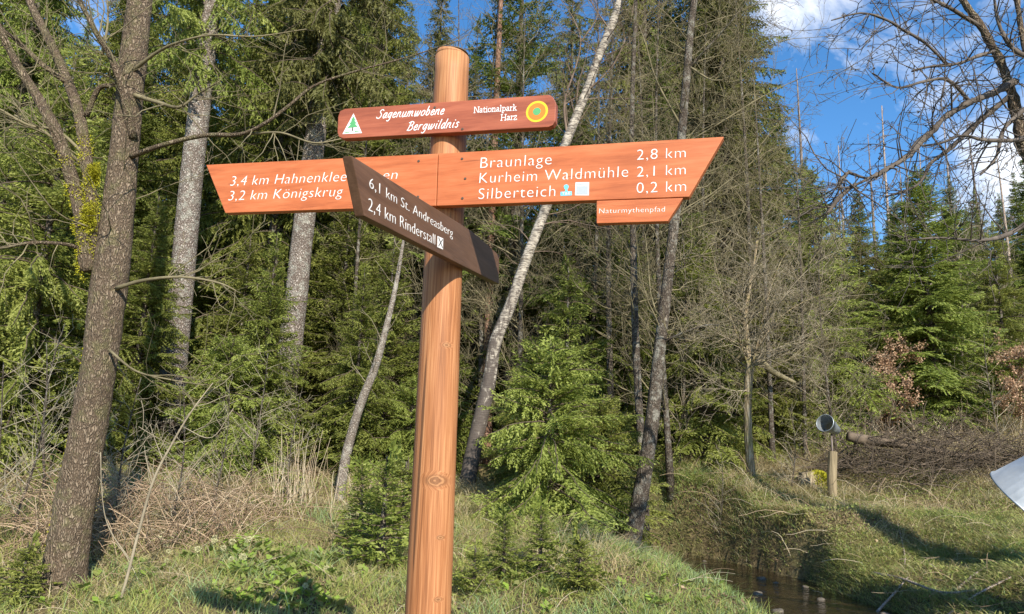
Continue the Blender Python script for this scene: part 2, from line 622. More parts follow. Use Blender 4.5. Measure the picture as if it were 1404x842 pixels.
# post: pine with fine vertical grain and knots
m, t, out = new_mat('oiled_pine_post')
tc = t.n('ShaderNodeTexCoord').outputs['Object']
kn = None
bendz = None
for (kx, ky, kz, kr) in [(0.005, -.07, 1.16, .062), (.03, -.07, .985, .022), (.02, -.068, 1.60, .026), (.03, -.06, .80, .02), (-.03, -.06, 2.25, .015)]:
    dv = t.n('ShaderNodeVectorMath', operation='SUBTRACT')
    t.put(dv.inputs[0], tc)
    dv.inputs[1].default_value = (kx, ky, kz)
    ml = t.n('ShaderNodeVectorMath', operation='MULTIPLY')
    t.put(ml.inputs[0], dv.outputs[0])
    ml.inputs[1].default_value = (1, .6, 1.9)
    ln = t.n('ShaderNodeVectorMath', operation='LENGTH')
    t.put(ln.inputs[0], ml.outputs[0])
    q = t.math('SUBTRACT', 1.0, t.math('DIVIDE', ln.outputs['Value'], kr), True)
    kn = q if kn is None else t.math('MAXIMUM', kn, q)
gx = t.n('ShaderNodeMapping')
gx.inputs['Scale'].default_value = (1, 1, .022)
t.put(gx.inputs[0], tc)
dis = t.n('ShaderNodeVectorMath', operation='ADD')
t.put(dis.inputs[0], gx.outputs[0])
cx = t.n('ShaderNodeCombineXYZ')
t.put(cx.inputs[0], t.math('MULTIPLY', kn, .035))
t.put(dis.inputs[1], cx.outputs[0])
g1 = t.noise(dis.outputs[0], 190, 2, .5)
g2 = t.noise(dis.outputs[0], 28, 3, .5)
g3 = t.noise(t.coord('Object', (1, 1, .35)), 7, 4, .6)
f = t.math('ADD', t.math('MULTIPLY', g1, .75), t.math('MULTIPLY', g2, .3))
c = t.ramp(f, [(.36, (.19, .070, .024)), (.50, (.32, .126, .045)), (.66, (.45, .21, .088))])
c = t.mix(t.ramp(g3, [(.4, 0), (.75, .45)]), c, (.30, .12, .05))
crk = t.noise(t.coord('Object', (1, 1, .03)), 26, 2, .4, .2)
c = t.mix(t.ramp(crk, [(.70, 0), (.725, .75)]), c, (.06, .028, .014))
rings = t.math('SINE', t.math('ADD', t.math('MULTIPLY', kn, 15.0), t.math('MULTIPLY', g2, 9.0)))
kc = t.mix(t.ramp(rings, [(0.2, 0), (.9, 1)]), (.15, .065, .026), (.38, .19, .08))
c = t.mix(t.ramp(t.math('ADD', kn, t.math('MULTIPLY', t.math('SUBTRACT', g3, .5), .5)), [(.25, 0), (.55, .75)]), c, kc)
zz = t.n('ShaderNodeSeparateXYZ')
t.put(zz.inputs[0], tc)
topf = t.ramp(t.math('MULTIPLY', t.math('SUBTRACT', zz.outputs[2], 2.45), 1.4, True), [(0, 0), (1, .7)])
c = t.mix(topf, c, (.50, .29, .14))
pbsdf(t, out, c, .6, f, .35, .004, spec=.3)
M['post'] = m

# zinc sheet
m, t, out = new_mat('zinc_sheet')
n = t.noise(t.coord('Object'), 7, 5, .6)
pbsdf(t, out, t.ramp(n, [(.3, (.30, .335, .355)), (.7, (.46, .50, .52))]), .46, n, .08, .01, metallic=.75, spec=.4)
M['zinc'] = m
m, t, out = new_mat('weathered_post_wood')
n = t.noise(t.coord('Object', (1, 1, .06)), 40, 4, .6)
pbsdf(t, out, t.ramp(n, [(.3, (.13, .10, .055)), (.7, (.30, .235, .14))]), .8, n, .4, .006)
M['grey_wood'] = m

# birch bark
m, t, out = new_mat('birch_bark')
o1 = t.coord('Object')
zz = t.n('ShaderNodeSeparateXYZ')
t.put(zz.inputs[0], o1)
n1 = t.noise(t.coord('Object', (1, 1, 2.2)), 7, 5, .65)
n2 = t.noise(t.coord('Object', (1, 1, 6)), 12, 3, .5)
n3 = t.noise(t.coord('Object', (1, 1, .4)), 13, 5, .7)
low = t.math('SUBTRACT', 1.0, t.math('DIVIDE', zz.outputs[2], 3.4), True)
patch = t.math('ADD', t.math('MULTIPLY', low, .33), n3)
c = t.mix(t.ramp(n2, [(.47, 0), (.57, .9)]), t.ramp(n1, [(.3, (.22, .19, .15)), (.62, (.47, .42, .34))]), (.085, .07, .058))
c = t.mix(t.ramp(patch, [(.57, 0), (.66, .92)]), c, (.075, .06, .05))
pbsdf(t, out, c, .75, t.math('ADD', n3, n2), .5, .015, spec=.2)
M['bark_birch'] = m

# ground
m, t, out = new_mat('forest_meadow_soil')
o1 = t.coord('Object')
n1 = t.noise(o1, .9, 6, .65)
n2 = t.noise(o1, 7, 6, .7)
n3 = t.noise(o1, 30, 4, .7)
c = t.ramp(n1, [(.3, (.11, .075, .045)), (.48, (.20, .155, .075)), (.62, (.15, .165, .055)), (.75, (.26, .21, .11))])
c = t.mix(t.ramp(n2, [(.4, 0), (.62, .7)]), c, (.24, .19, .10))
c = t.mix(t.ramp(n3, [(.45, 0), (.6, .6)]), c, (.05, .035, .022))
pbsdf(t, out, c, .95, t.math('ADD', n2, n3), .8, .04, spec=.1)
M['ground'] = m

# water
m, t, out = new_mat('brook_water')
wv = t.noise(t.coord('Object', (1, 1, 1)), 5, 4, .6, .6)
w2 = t.noise(t.coord('Object'), 22, 3, .6)
w3 = t.noise(t.coord('Object'), 4.0, 5, .7)
hh = t.math('ADD', wv, t.math('MULTIPLY', w2, .25))
pbsdf(t, out, t.ramp(w3, [(.35, (.008, .005, .003)), (.6, (.022, .014, .007)), (.78, (.055, .036, .018))]), .03, hh, .8, .05, spec=.7)
M['water'] = m

# ------------------------------------------------------------------ ground sheet and brook
gxs = stretch(-8, 9.5, .11, 60, 26)
gys = np.concatenate([(-60 + np.array([0, 20, 35, 45, 52, 56])), np.arange(-2, 3.9, .5), np.arange(4, 16, .11), 16 + np.cumsum(np.geomspace(.11, 80, 30))])
GX, GY = np.meshgrid(gxs, gys, indexing='ij')
GZ = ground(GX, GY)
mb = MB()
nx, ny = GX.shape
ii = (np.arange(nx - 1)[:, None] * ny + np.arange(ny - 1)[None])
mb.add(np.stack([GX, GY, GZ], -1), np.stack([ii, ii + ny, ii + ny + 1, ii + 1], -1))
tag(put('ground', mb.mesh('ground', M['ground'], True)), kind='structure', label='forest meadow ground with brown soil and withered grass')

mb = MB()
sp = stream
W = []
for i in range(len(sp)):
    d = nz(sp[min(i + 1, len(sp) - 1)] - sp[max(i - 1, 0)])
    n_ = np.array([-d[1], d[0]])
    for s in np.linspace(-1.25, 1.25, 6):
        q = sp[i] + n_ * s
        W.append([q[0], q[1], WATER])
ii = (np.arange(len(sp) - 1)[:, None] * 6 + np.arange(5)[None])
mb.add(W, np.stack([ii, ii + 1, ii + 7, ii + 6], -1))
tag(put('water', mb.mesh('water', M['water'], True)), kind='structure', label='dark brown brook water flowing between grassy banks')


# ------------------------------------------------------------------ signpost
def xf_obj(name, me, parent, Mw, mats=None):
    o = bpy.data.objects.new(name, me)
    COL.objects.link(o)
    o.parent = parent
    pm = Matrix.Identity(4)
    p = parent
    chain = []
    while p is not None:
        chain.append(p.matrix_basis.copy())
        p = p.parent
    for c_ in reversed(chain):
        pm = pm @ c_
    o.matrix_basis = pm.inverted() @ Mw
    return o


post_top = at(620, 80, 2.5)
post_low = at(586.5, 842, 2.5)
axd = (post_low - post_top)
gb = gz(post_low[0], 2.5)
post_base = post_top + axd * ((gb - .25 - post_top[2]) / axd[2])
PB = post_top + axd * ((gb - post_top[2]) / axd[2])
sign = thing('signpost', 'brown wooden hiking signpost with orange arrow boards pointing both ways', 'signpost', tuple(PB))
r_top = 48.5 / 2 / FPX * 2.62
r_low = 61.5 / 2 / FPX * 2.42
mb = MB()
N = 44
k = 40
ts = np.linspace(0, 1, N)
pts = post_base[None] + (post_top - post_base)[None] * ts[:, None]
Hp = post_top[2] - post_base[2]
zr = pts[:, 2]
rad = r_low + (r_top - r_low) * np.clip((zr - post_low[2]) / (post_top[2] - post_low[2]), -.4, 1)
rs = np.random.RandomState(4)
jit = 1 + .006 * np.sin(np.arange(k) * 2 * np.pi / k * 3 + 1)[None] + .004 * rs.randn(N, 1)
jit[:, k // 8] *= .99
mb.tube(pts, rad, k, jitter=jit)
# bevelled head
hp = np.array([post_top, post_top + [0, 0, .006], post_top + [0.001, 0, .012]])
mb.tube(hp, [r_top, r_top * .99, r_top * .955], k)
V = None
me = mb.mesh('post', [M['post']], True, origin=PB)
po = put('post', me, sign)
mb = MB()
mb.tube([post_top + [0, 0, .0125], post_top + [0, 0, .017]], [r_top * .96, r_top * .93], 32)
put('end_cap', mb.mesh('end_cap', M['roof_felt'], False, origin=PB), sign)

UP = np.array([0, 0, 1.0])


class Board:
    """A plank whose front face lies on a vertical plane; outline given by its corners in the plank's own plane."""

    def __init__(self, corners_px, p0, yaw, thick, mat, name='sign_board', label=None, lean=0.0):
        n = np.array([math.sin(yaw), -math.cos(yaw), 0])      # outward normal of the front face
        self.n = n
        self.p0 = np.array(p0)
        self.x = np.array([math.cos(yaw), math.sin(yaw), 0])
        self.M = Matrix(((self.x[0], -n[0], 0, p0[0]), (self.x[1], -n[1], 0, p0[1]), (0, 0, 1, p0[2]), (0, 0, 0, 1)))
        uv = [self.uv(*c) for c in corners_px]
        self.outline = uv
        bm = bmesh.new()
        f_ = [bm.verts.new((u, 0, v)) for u, v in uv]
        b_ = [bm.verts.new((u, thick, v)) for u, v in uv]
        bm.faces.new(f_)
        bm.faces.new(b_[::-1])
        L = len(uv)
        for i in range(L):
            bm.faces.new((f_[i], b_[i], b_[(i + 1) % L], f_[(i + 1) % L]))
        bmesh.ops.recalc_face_normals(bm, faces=bm.faces)
        bmesh.ops.bevel(bm, geom=list(bm.edges), offset=.0022, segments=2, affect='EDGES', profile=.6)
        me = bpy.data.meshes.new(name)
        bm.to_mesh(me)
        bm.free()
        me.materials.append(mat)
        self.ob = xf_obj(name, me, sign, self.M)
        if label:
            self.ob['label'] = label

    def uv(self, px, py):
        q = on_plane(px, py, self.p0, self.n) - self.p0
        return float(q @ self.x), float(q[2])

    def child(self, name, me, mat):
        me.materials.clear()
        me.materials.append(mat)
        return xf_obj(name, me, self.ob, self.M)

    def poly(self, name, pts_uv, mat, off=.0006, th=.0006):
        bm = bmesh.new()
        vs = [bm.verts.new((u, -off, v)) for u, v in pts_uv]
        bs = [bm.verts.new((u, -off + th, v)) for u, v in pts_uv]
        f = bm.faces.new(vs)
        L = len(vs)
        for i in range(L):
            bm.faces.new((vs[i], bs[i], bs[(i + 1) % L], vs[(i + 1) % L]))
        bmesh.ops.recalc_face_normals(bm, faces=bm.faces)
        me = bpy.data.meshes.new(name)
        bm.to_mesh(me)
        bm.free()
        return self.child(name, me, mat)


def text_mesh(s, spacing=1.0, shear=0.0, weight=0.0):
    cu = bpy.data.curves.new('lettering', 'FONT')
    cu.body = s
    cu.size = 1
    cu.space_character = spacing
    cu.shear = shear
    cu.offset = weight
    cu.extrude = .004
    cu.resolution_u = 4
    ob = bpy.data.objects.new('lettering', cu)
    COL.objects.link(ob)
    dg = bpy.context.evaluated_depsgraph_get()
    me = bpy.data.meshes.new_from_object(ob.evaluated_get(dg))
    bpy.data.objects.remove(ob)
    bpy.data.curves.remove(cu)
    return me


def place_text(b, s, p_left, p_right, cap_top_px, spacing=1.05, shear=0.0, weight=-0.017, name='lettering', mat=None):
    """Lettering on a board between two baseline points."""
    me = text_mesh(s, spacing, shear, weight)
    co = np.empty(len(me.vertices) * 3)
    me.vertices.foreach_get('co', co)
    co = co.reshape(-1, 3)
    cap = text_mesh('H')
    cc = np.empty(len(cap.vertices) * 3)
    cap.vertices.foreach_get('co', cc)
    capH = cc.reshape(-1, 3)[:, 1].max()
    bpy.data.meshes.remove(cap)
    x0, x1 = co[:, 0].min(), co[:, 0].max()
    u0, v0 = b.uv(*p_left)
    u1, v1 = b.uv(*p_right)
    uc, vc = b.uv(p_left[0], cap_top_px)
    hgt = vc - v0
    th = math.atan2(v1 - v0, u1 - u0)
    ln = math.hypot(u1 - u0, v1 - v0)
    X = (co[:, 0] - x0) / (x1 - x0) * ln
    Y = co[:, 1] / capH * hgt
    new = np.stack([u0 + X * math.cos(th) - Y * math.sin(th), -0.0004 - (co[:, 2] / .004 * .0004), v0 + X * math.sin(th) + Y * math.cos(th)], -1)
    me.vertices.foreach_set('co', new.ravel())
    me.update()
    return b.child(name, me, mat or M['white_paint'])


# brush script and serif letters drawn as strokes (x to the right, y up, cap height 1)
SCR = {
    'S': (.74, [[(.70, .84), (.56, .98), (.32, .90), (.28, .70), (.50, .50), (.54, .22), (.36, .02), (.10, .04), (.0, .16)]]),
    'B': (.76, [[(.14, .0), (.24, .5), (.28, .96)], [(.06, .84), (.36, .98), (.62, .86), (.56, .62), (.28, .52)], [(.28, .52), (.60, .46), (.62, .14), (.36, .0), (.08, .03)]]),
    'a': (.58, [[(.44, .50), (.24, .58), (.06, .30), (.12, .02), (.28, .06), (.44, .46)], [(.46, .58), (.42, .10), (.54, .03)]]),
    'g': (.58, [[(.44, .50), (.24, .58), (.06, .30), (.12, .06), (.28, .10), (.44, .46)], [(.46, .58), (.40, -.10), (.24, -.36), (.04, -.30)]]),
    'e': (.50, [[(.08, .28), (.38, .34), (.36, .54), (.20, .56), (.06, .30), (.12, .03), (.28, .0), (.44, .12)]]),
    'n': (.60, [[(.10, .56), (.04, .0)], [(.08, .34), (.26, .56), (.40, .52), (.38, .10), (.52, .03)]]),
    'u': (.60, [[(.10, .56), (.06, .14), (.16, .0), (.32, .10), (.42, .40)], [(.46, .56), (.40, .08), (.54, .03)]]),
    'm': (.90, [[(.10, .56), (.04, .0)], [(.08, .34), (.24, .56), (.36, .50), (.32, .0)], [(.36, .34), (.54, .56), (.66, .50), (.64, .10), (.80, .03)]]),
    'w': (.78, [[(.06, .56), (.08, .06), (.20, .02), (.36, .46)], [(.38, .54), (.36, .06), (.48, .02), (.66, .34), (.66, .56)]]),
    'o': (.56, [[(.28, .58), (.06, .40), (.08, .08), (.26, .0), (.44, .20), (.42, .50), (.28, .58)]]),
    'b': (.56, [[(.16, 1.0), (.08, .50), (.06, .06)], [(.06, .10), (.22, .0), (.42, .20), (.38, .52), (.22, .56), (.10, .36)]]),
    'r': (.44, [[(.10, .56), (.04, .0)], [(.08, .34), (.22, .54), (.38, .54)]]),
    'i': (.28, [[(.12, .56), (.08, .10), (.18, .03)], [(.17, .80), (.19, .84)]]),
    'l': (.28, [[(.18, 1.0), (.08, .12), (.18, .03)]]),
    'd': (.58, [[(.42, .48), (.24, .58), (.06, .30), (.12, .02), (.28, .06), (.42, .42)], [(.54, 1.0), (.42, .10), (.54, .03)]]),
    's': (.42, [[(.36, .50), (.22, .58), (.10, .46), (.30, .24), (.24, .02), (.04, .06)]]),
}
SER = {
    'N': (.86, [[(.12, 0), (.12, 1), (.70, .0), (.70, 1)], [(.0, 0), (.24, 0)], [(.0, 1), (.16, 1)], [(.58, 1), (.82, 1)]]),
    'H': (.86, [[(.12, 0), (.12, 1)], [(.68, 0), (.68, 1)], [(.12, .5), (.68, .5)], [(0, 0), (.24, 0)], [(0, 1), (.24, 1)], [(.56, 0), (.80, 0)], [(.56, 1), (.80, 1)]]),
    'a': (.56, [[(.08, .56), (.24, .66), (.38, .56), (.38, .06), (.50, .04)], [(.38, .38), (.14, .30), (.06, .12), (.18, 0), (.38, .14)]]),
    't': (.42, [[(.16, .88), (.16, .10), (.26, 0), (.38, .06)], [(.02, .62), (.36, .62)]]),
    'i': (.34, [[(.14, .0), (.14, .64), (.02, .62)], [(.02, 0), (.28, 0)], [(.14, .86), (.14, .92)]]),
    'o': (.60, [[(.28, .66), (.08, .54), (.06, .14), (.26, 0), (.48, .14), (.48, .52), (.28, .66)]]),
    'n': (.66, [[(.14, 0), (.14, .64), (.02, .62)], [(.14, .46), (.32, .66), (.48, .54), (.48, 0)], [(.02, 0), (.26, 0)], [(.38, 0), (.60, 0)]]),
    'l': (.34, [[(.14, 0), (.14, 1), (.02, .98)], [(.02, 0), (.28, 0)]]),
    'p': (.62, [[(.14, -.32), (.14, .64), (.02, .62)], [(.14, .5), (.32, .66), (.50, .50), (.50, .16), (.32, 0), (.14, .12)], [(.02, -.32), (.28, -.32)]]),
    'r': (.46, [[(.14, 0), (.14, .64), (.02, .62)], [(.14, .42), (.26, .62), (.42, .62)], [(.02, 0), (.28, 0)]]),
    'k': (.62, [[(.14, 0), (.14, 1), (.02, .98)], [(.48, .64), (.16, .30)], [(.26, .40), (.52, 0)], [(.02, 0), (.26, 0)], [(.42, 0), (.62, 0)]]),
    'z': (.50, [[(.06, .50), (.06, .64), (.42, .64), (.04, 0), (.44, 0), (.44, .14)]]),
}


def smooth_line(p, n=5):
    p = np.array(p, float)
    if len(p) < 3:
        return p
    q = np.concatenate([[2 * p[0] - p[1]], p, [2 * p[-1] - p[-2]]])
    o = []
    for i in range(1, len(q) - 2):
        for t_ in np.linspace(0, 1, n, endpoint=False):
            a, b, c, d = q[i - 1], q[i], q[i + 1], q[i + 2]
            o.append(.5 * (2 * b + (c - a) * t_ + (2 * a - 5 * b + 4 * c - d) * t_ ** 2 + (3 * b - 3 * c + d - a) * t_ ** 3))
    o.append(q[-2])
    return np.array(o)


def place_strokes(b, s, glyphs, p_left, p_right, cap_top_px, width=.11, slant=0.0, curved=True, gap=0.0):
    mb = MB()
    lines = []
    x = 0.0
    for ch in s:
        adv, st = glyphs[ch]
        for ln in st:
            q = smooth_line(ln) if curved else np.array(ln, float)
            q = q + [x, 0]
            q[:, 0] += q[:, 1] * slant
            lines.append(q)
        x += adv + gap
    allp = np.concatenate(lines)
    x0, x1 = allp[:, 0].min(), allp[:, 0].max()
    u0, v0 = b.uv(*p_left)
    u1, v1 = b.uv(*p_right)
    _, vc = b.uv(p_left[0], cap_top_px)
    hgt = vc - v0
    sx = math.hypot(u1 - u0, v1 - v0) / (x1 - x0)
    th = math.atan2(v1 - v0, u1 - u0)
    w = width * hgt / 2
    dz = 0
    for q in lines:
        P = np.stack([(q[:, 0] - x0) * sx, q[:, 1] * hgt], -1)
        T = nz(np.gradient(P, axis=0)) if len(P) > 1 else np.array([[1, 0]])
        Nn = np.stack([-T[:, 1], T[:, 0]], -1)
        A, B = P + Nn * w, P - Nn * w
        # square ends
        A[0] -= T[0] * w * .6; B[0] -= T[0] * w * .6; A[-1] += T[-1] * w * .6; B[-1] += T[-1] * w * .6
        dz = (dz + 1) % 7
        off = -.0005 - .00004 * dz
        ring = []
        for Q in (A, B):
            ring.append(np.stack([u0 + Q[:, 0] * math.cos(th) - Q[:, 1] * math.sin(th), np.full(len(Q), off), v0 + Q[:, 0] * math.sin(th) + Q[:, 1] * math.cos(th)], -1))
        V = np.concatenate(ring)
        n_ = len(q)
        i = np.arange(n_ - 1)
        mb.add(V, np.stack([i, i + n_, i + n_ + 1, i + 1], -1))
    me = mb.mesh('lettering', M['white_paint'])
    return b.child('lettering', me, M['white_paint'])


YAW = R(-17)
pc = post_top + axd * .2                          # post axis near the boards
nb = np.array([math.sin(YAW), -math.cos(YAW), 0])
TH = .03
PR = .066
c_main = post_top + axd * ((1.6 + .90 - post_top[2]) / axd[2])
c_top = post_top + axd * ((1.6 + 1.10 - post_top[2]) / axd[2])
p_main = c_main + nb * (PR + TH - .004)
p_topb = c_top + nb * (PR + TH - .006)

b_left = Board([(282.6, 226), (600.2, 210.6), (597.7, 282.2), (308.8, 292)], p_main, YAW, TH, M['board_orange'], label='left arm board in orange stain, two lines of white lettering')
b_right = Board([(601.2, 210.6), (992.6, 187.4), (944.6, 269.8), (598.7, 282.2)], p_main, YAW, TH, M['board_orange'], label='right arm board in orange stain, three lines of white lettering')
b_small = Board([(818, 275.2), (936.6, 271.2), (915.6, 303.3), (818, 306.2)], p_main, YAW, TH * .9, M['board_orange'], label='small add-on board under the right arm')
b_top = Board([(463.6, 160), (466, 152.5), (473, 149.2), (753, 130), (758.5, 133.5), (762.3, 141), (761.2, 166), (757.5, 171.5), (752.2, 174), (470.5, 189.8), (464.5, 187.5), (462.6, 181)],
              p_topb, YAW, TH, M['board_orange2'], label='top board with rounded corners, script lettering and two emblems')
# brown arm pointing towards the viewer
YB = math.atan2(.955, .297)
nbr = np.array([math.sin(YB), -math.cos(YB), 0])
c_br = post_top + axd * ((1.6 + .70 - post_top[2]) / axd[2])
p_br = c_br + nbr * (PR + .030)
b_brown = Board([(482.6, 213.5), (647, 317), (684.5, 350), (684, 389.5), (499.5, 296)], p_br, YB, .027, M['board_brown'], label='dark brown arm board pointing towards the viewer')

place_text(b_left, 'H', (316, 254.6), (320, 254.4), 241.8) if False else None
place_text(b_left, '3,4 km Hahnenklee', (315.6, 255), (474.5, 248.5), 242.0, 1.06, .12)
place_text(b_left, 'klippen', (480.5, 248.3), (544.5, 245.4), 235.6, 1.06, .12)
place_text(b_left, '3,2 km Königskrug', (313, 275.2), (469.5, 269.0), 262.2, 1.06, .12)
place_text(b_right, 'Braunlage', (658.5, 230.8), (756, 225.6), 216.2, 1.1)
place_text(b_right, 'Kurheim Waldmühle', (657.2, 251.4), (861, 242.6), 237.2, 1.1)
place_text(b_right, 'Silberteich', (655.9, 273.3), (761, 269.2), 258.6, 1.1)
place_text(b_right, '2,8 km', (873.3, 219.4), (940, 216), 205.4, 1.1)
place_text(b_right, '2,1 km', (873.3, 242.6), (940, 239.2), 228.6, 1.1)
place_text(b_right, '0,2 km', (872.8, 264.9), (940.5, 262), 250.6, 1.1)
place_text(b_small, 'Naturmythenpfad', (821.5, 292.8), (911.5, 290.2), 286.0, 1.08)
place_text(b_brown, '6,1 km St. Andreasberg', (506.3, 257.2), (620.5, 325.5), 242.2, 1.04)
place_text(b_brown, '2,4 km Rinderstall', (504.7, 288.2), (596.3, 335.8), 270.6, 1.04)
place_strokes(b_top, 'Sagenumwobene', SCR, (516.3, 162.7), (608.6, 156.6), 150.8, .10, .28, True, .07)
place_strokes(b_top, 'Bergwildnis', SCR, (558, 179.2), (629, 174.6), 167.0, .10, .28, True, .07)
place_strokes(b_top, 'Nationalpark', SER, (649.6, 154.9), (708.5, 151.2), 147.2, .115, 0, True)
place_strokes(b_top, 'Harz', SER, (686.4, 165.4), (708.5, 164.0), 157.4, .115, 0, True)

# triangle emblem with a fir tree
tri = [b_top.uv(*p) for p in [(484.8, 155.7), (496.4, 182.6), (469.6, 184)]]
tri = [(u, v) for u, v in tri]
e1 = b_top.poly('emblem', tri, M['white_paint'])
cxu = (tri[1][0] + tri[2][0]) / 2
bv = (tri[1][1] + tri[2][1]) / 2
hh_ = tri[0][1] - bv
ww_ = abs(tri[1][0] - tri[2][0])
fir = []
prof = [(.0, .86), (.11, .66), (.06, .66), (.19, .48), (.10, .48), (.27, .30), (.04, .30)]
fir = [(cxu + x * ww_, bv + y * hh_) for x, y in prof] + [(cxu - x * ww_, bv + y * hh_) for x, y in prof[::-1][:-1]]
b_top.poly('emblem', fir, M['emblem_green'], off=.0011)
b_top.poly('emblem', [(cxu - .03 * ww_, bv + .12 * hh_), (cxu + .03 * ww_, bv + .12 * hh_), (cxu + .03 * ww_, bv + .295 * hh_), (cxu - .03 * ww_, bv + .295 * hh_)], M['emblem_brown'], off=.0011)
for sgn in (-1, 1):
    b_top.poly('emblem', [(cxu + sgn * .12 * ww_, bv + .07 * hh_), (cxu + sgn * .36 * ww_, bv + .07 * hh_), (cxu + sgn * .36 * ww_, bv + .115 * hh_), (cxu + sgn * .12 * ww_, bv + .115 * hh_)][::sgn], M['emblem_green'], off=.0011)
# roundel
ru, rv = b_top.uv(736.2, 153.0)
rr_ = abs(b_top.uv(751.2, 153.0)[0] - b_top.uv(721.2, 153.0)[0]) / 2
for fr, mt_, of in ((1.0, 'emblem_yellow', .0006), (.80, 'emblem_orange', .0011), (.36, 'emblem_green', .0016)):
    b_top.poly('emblem', [(ru + math.cos(a) * rr_ * fr, rv + math.sin(a) * rr_ * fr) for a in np.linspace(0, 2 * np.pi, 40, endpoint=False)], M[mt_], off=of)
# stickers
su = lambda x, y: b_right.uv(x, y)
st_pts = [(768.6, 268.6), (768.6, 263.2), (774.6, 262.9), (775.2, 260.0), (773.6, 258.2), (773.0, 256.0), (773.8, 254.2), (776.4, 252.8), (779.0, 254.0),
          (779.8, 255.8), (779.2, 258.0), (777.8, 259.8), (778.2, 262.7), (784.0, 262.4), (784.0, 267.9)]
b_right.poly('sticker', [su(*p) for p in st_pts], M['sticker_blue'])
place_text(b_right, 'T&B', (770.6, 267.5), (782, 266.9), 263.8, 1.0, 0, 0.0, 'sticker_lettering')
b_right.poly('sticker', [su(*p) for p in [(789.2, 250.0), (807.8, 249.9), (807.4, 268.0), (788.4, 267.9)]], M['white_paint'])
b_right.poly('sticker', [su(*p) for p in [(790.4, 255.2), (806.4, 255.0), (806.2, 266.6), (789.8, 266.6)]], M['sticker_grey'], off=.0011)
b_right.poly('sticker', [su(*p) for p in [(791.2, 251.6), (801.4, 251.4), (801.2, 253.4), (791.0, 253.6)]], M['sticker_grey'], off=.0011)
place_strokes(b_right, 'U', {'U': (.8, [[(.1, 1), (.1, .3), (.3, .0), (.5, .3), (.5, 1)]])}, (795.2, 263.8), (801, 263.6), 257.4, .26)
bu = lambda x, y: b_brown.uv(x, y)
b_brown.poly('sticker', [bu(*p) for p in [(599.8, 323.6), (607.5, 327.0), (607.2, 342.2), (599.6, 338.8)]], M['white_paint'])
me_x = place_strokes(b_brown, 'X', {'X': (.8, [[(.05, .0), (.75, 1)], [(.05, 1), (.75, .0)]])}, (601, 337.2), (606.3, 339.6), 325.8, .14)
me_x.data.materials.clear()
me_x.data.materials.append(M['black_paint'])
for v_ in me_x.data.vertices:
    v_.co.y -= .0008
# screws that hold the boards
def bolt(b, px, py):
    u, v = b.uv(px, py)
    bm = bmesh.new()
    bmesh.ops.create_cone(bm, segments=10, radius1=.005, radius2=.004, depth=.002, cap_ends=True, matrix=Matrix.Translation((u, -.001, v)) @ Matrix.Rotation(R(90), 4, 'X'))
    me = bpy.data.meshes.new('screw')
    bm.to_mesh(me)
    bm.free()
    return b.child('screw', me, M['emblem_brown'])


for b_s, px_s, py_s in [(b_right, 633.5, 217.8), (b_right, 637.8, 245.0), (b_right, 634, 272), (b_left, 574, 221), (b_left, 573, 270), (b_top, 596, 147.5), (b_top, 634, 177)]:
    bolt(b_s, px_s, py_s)


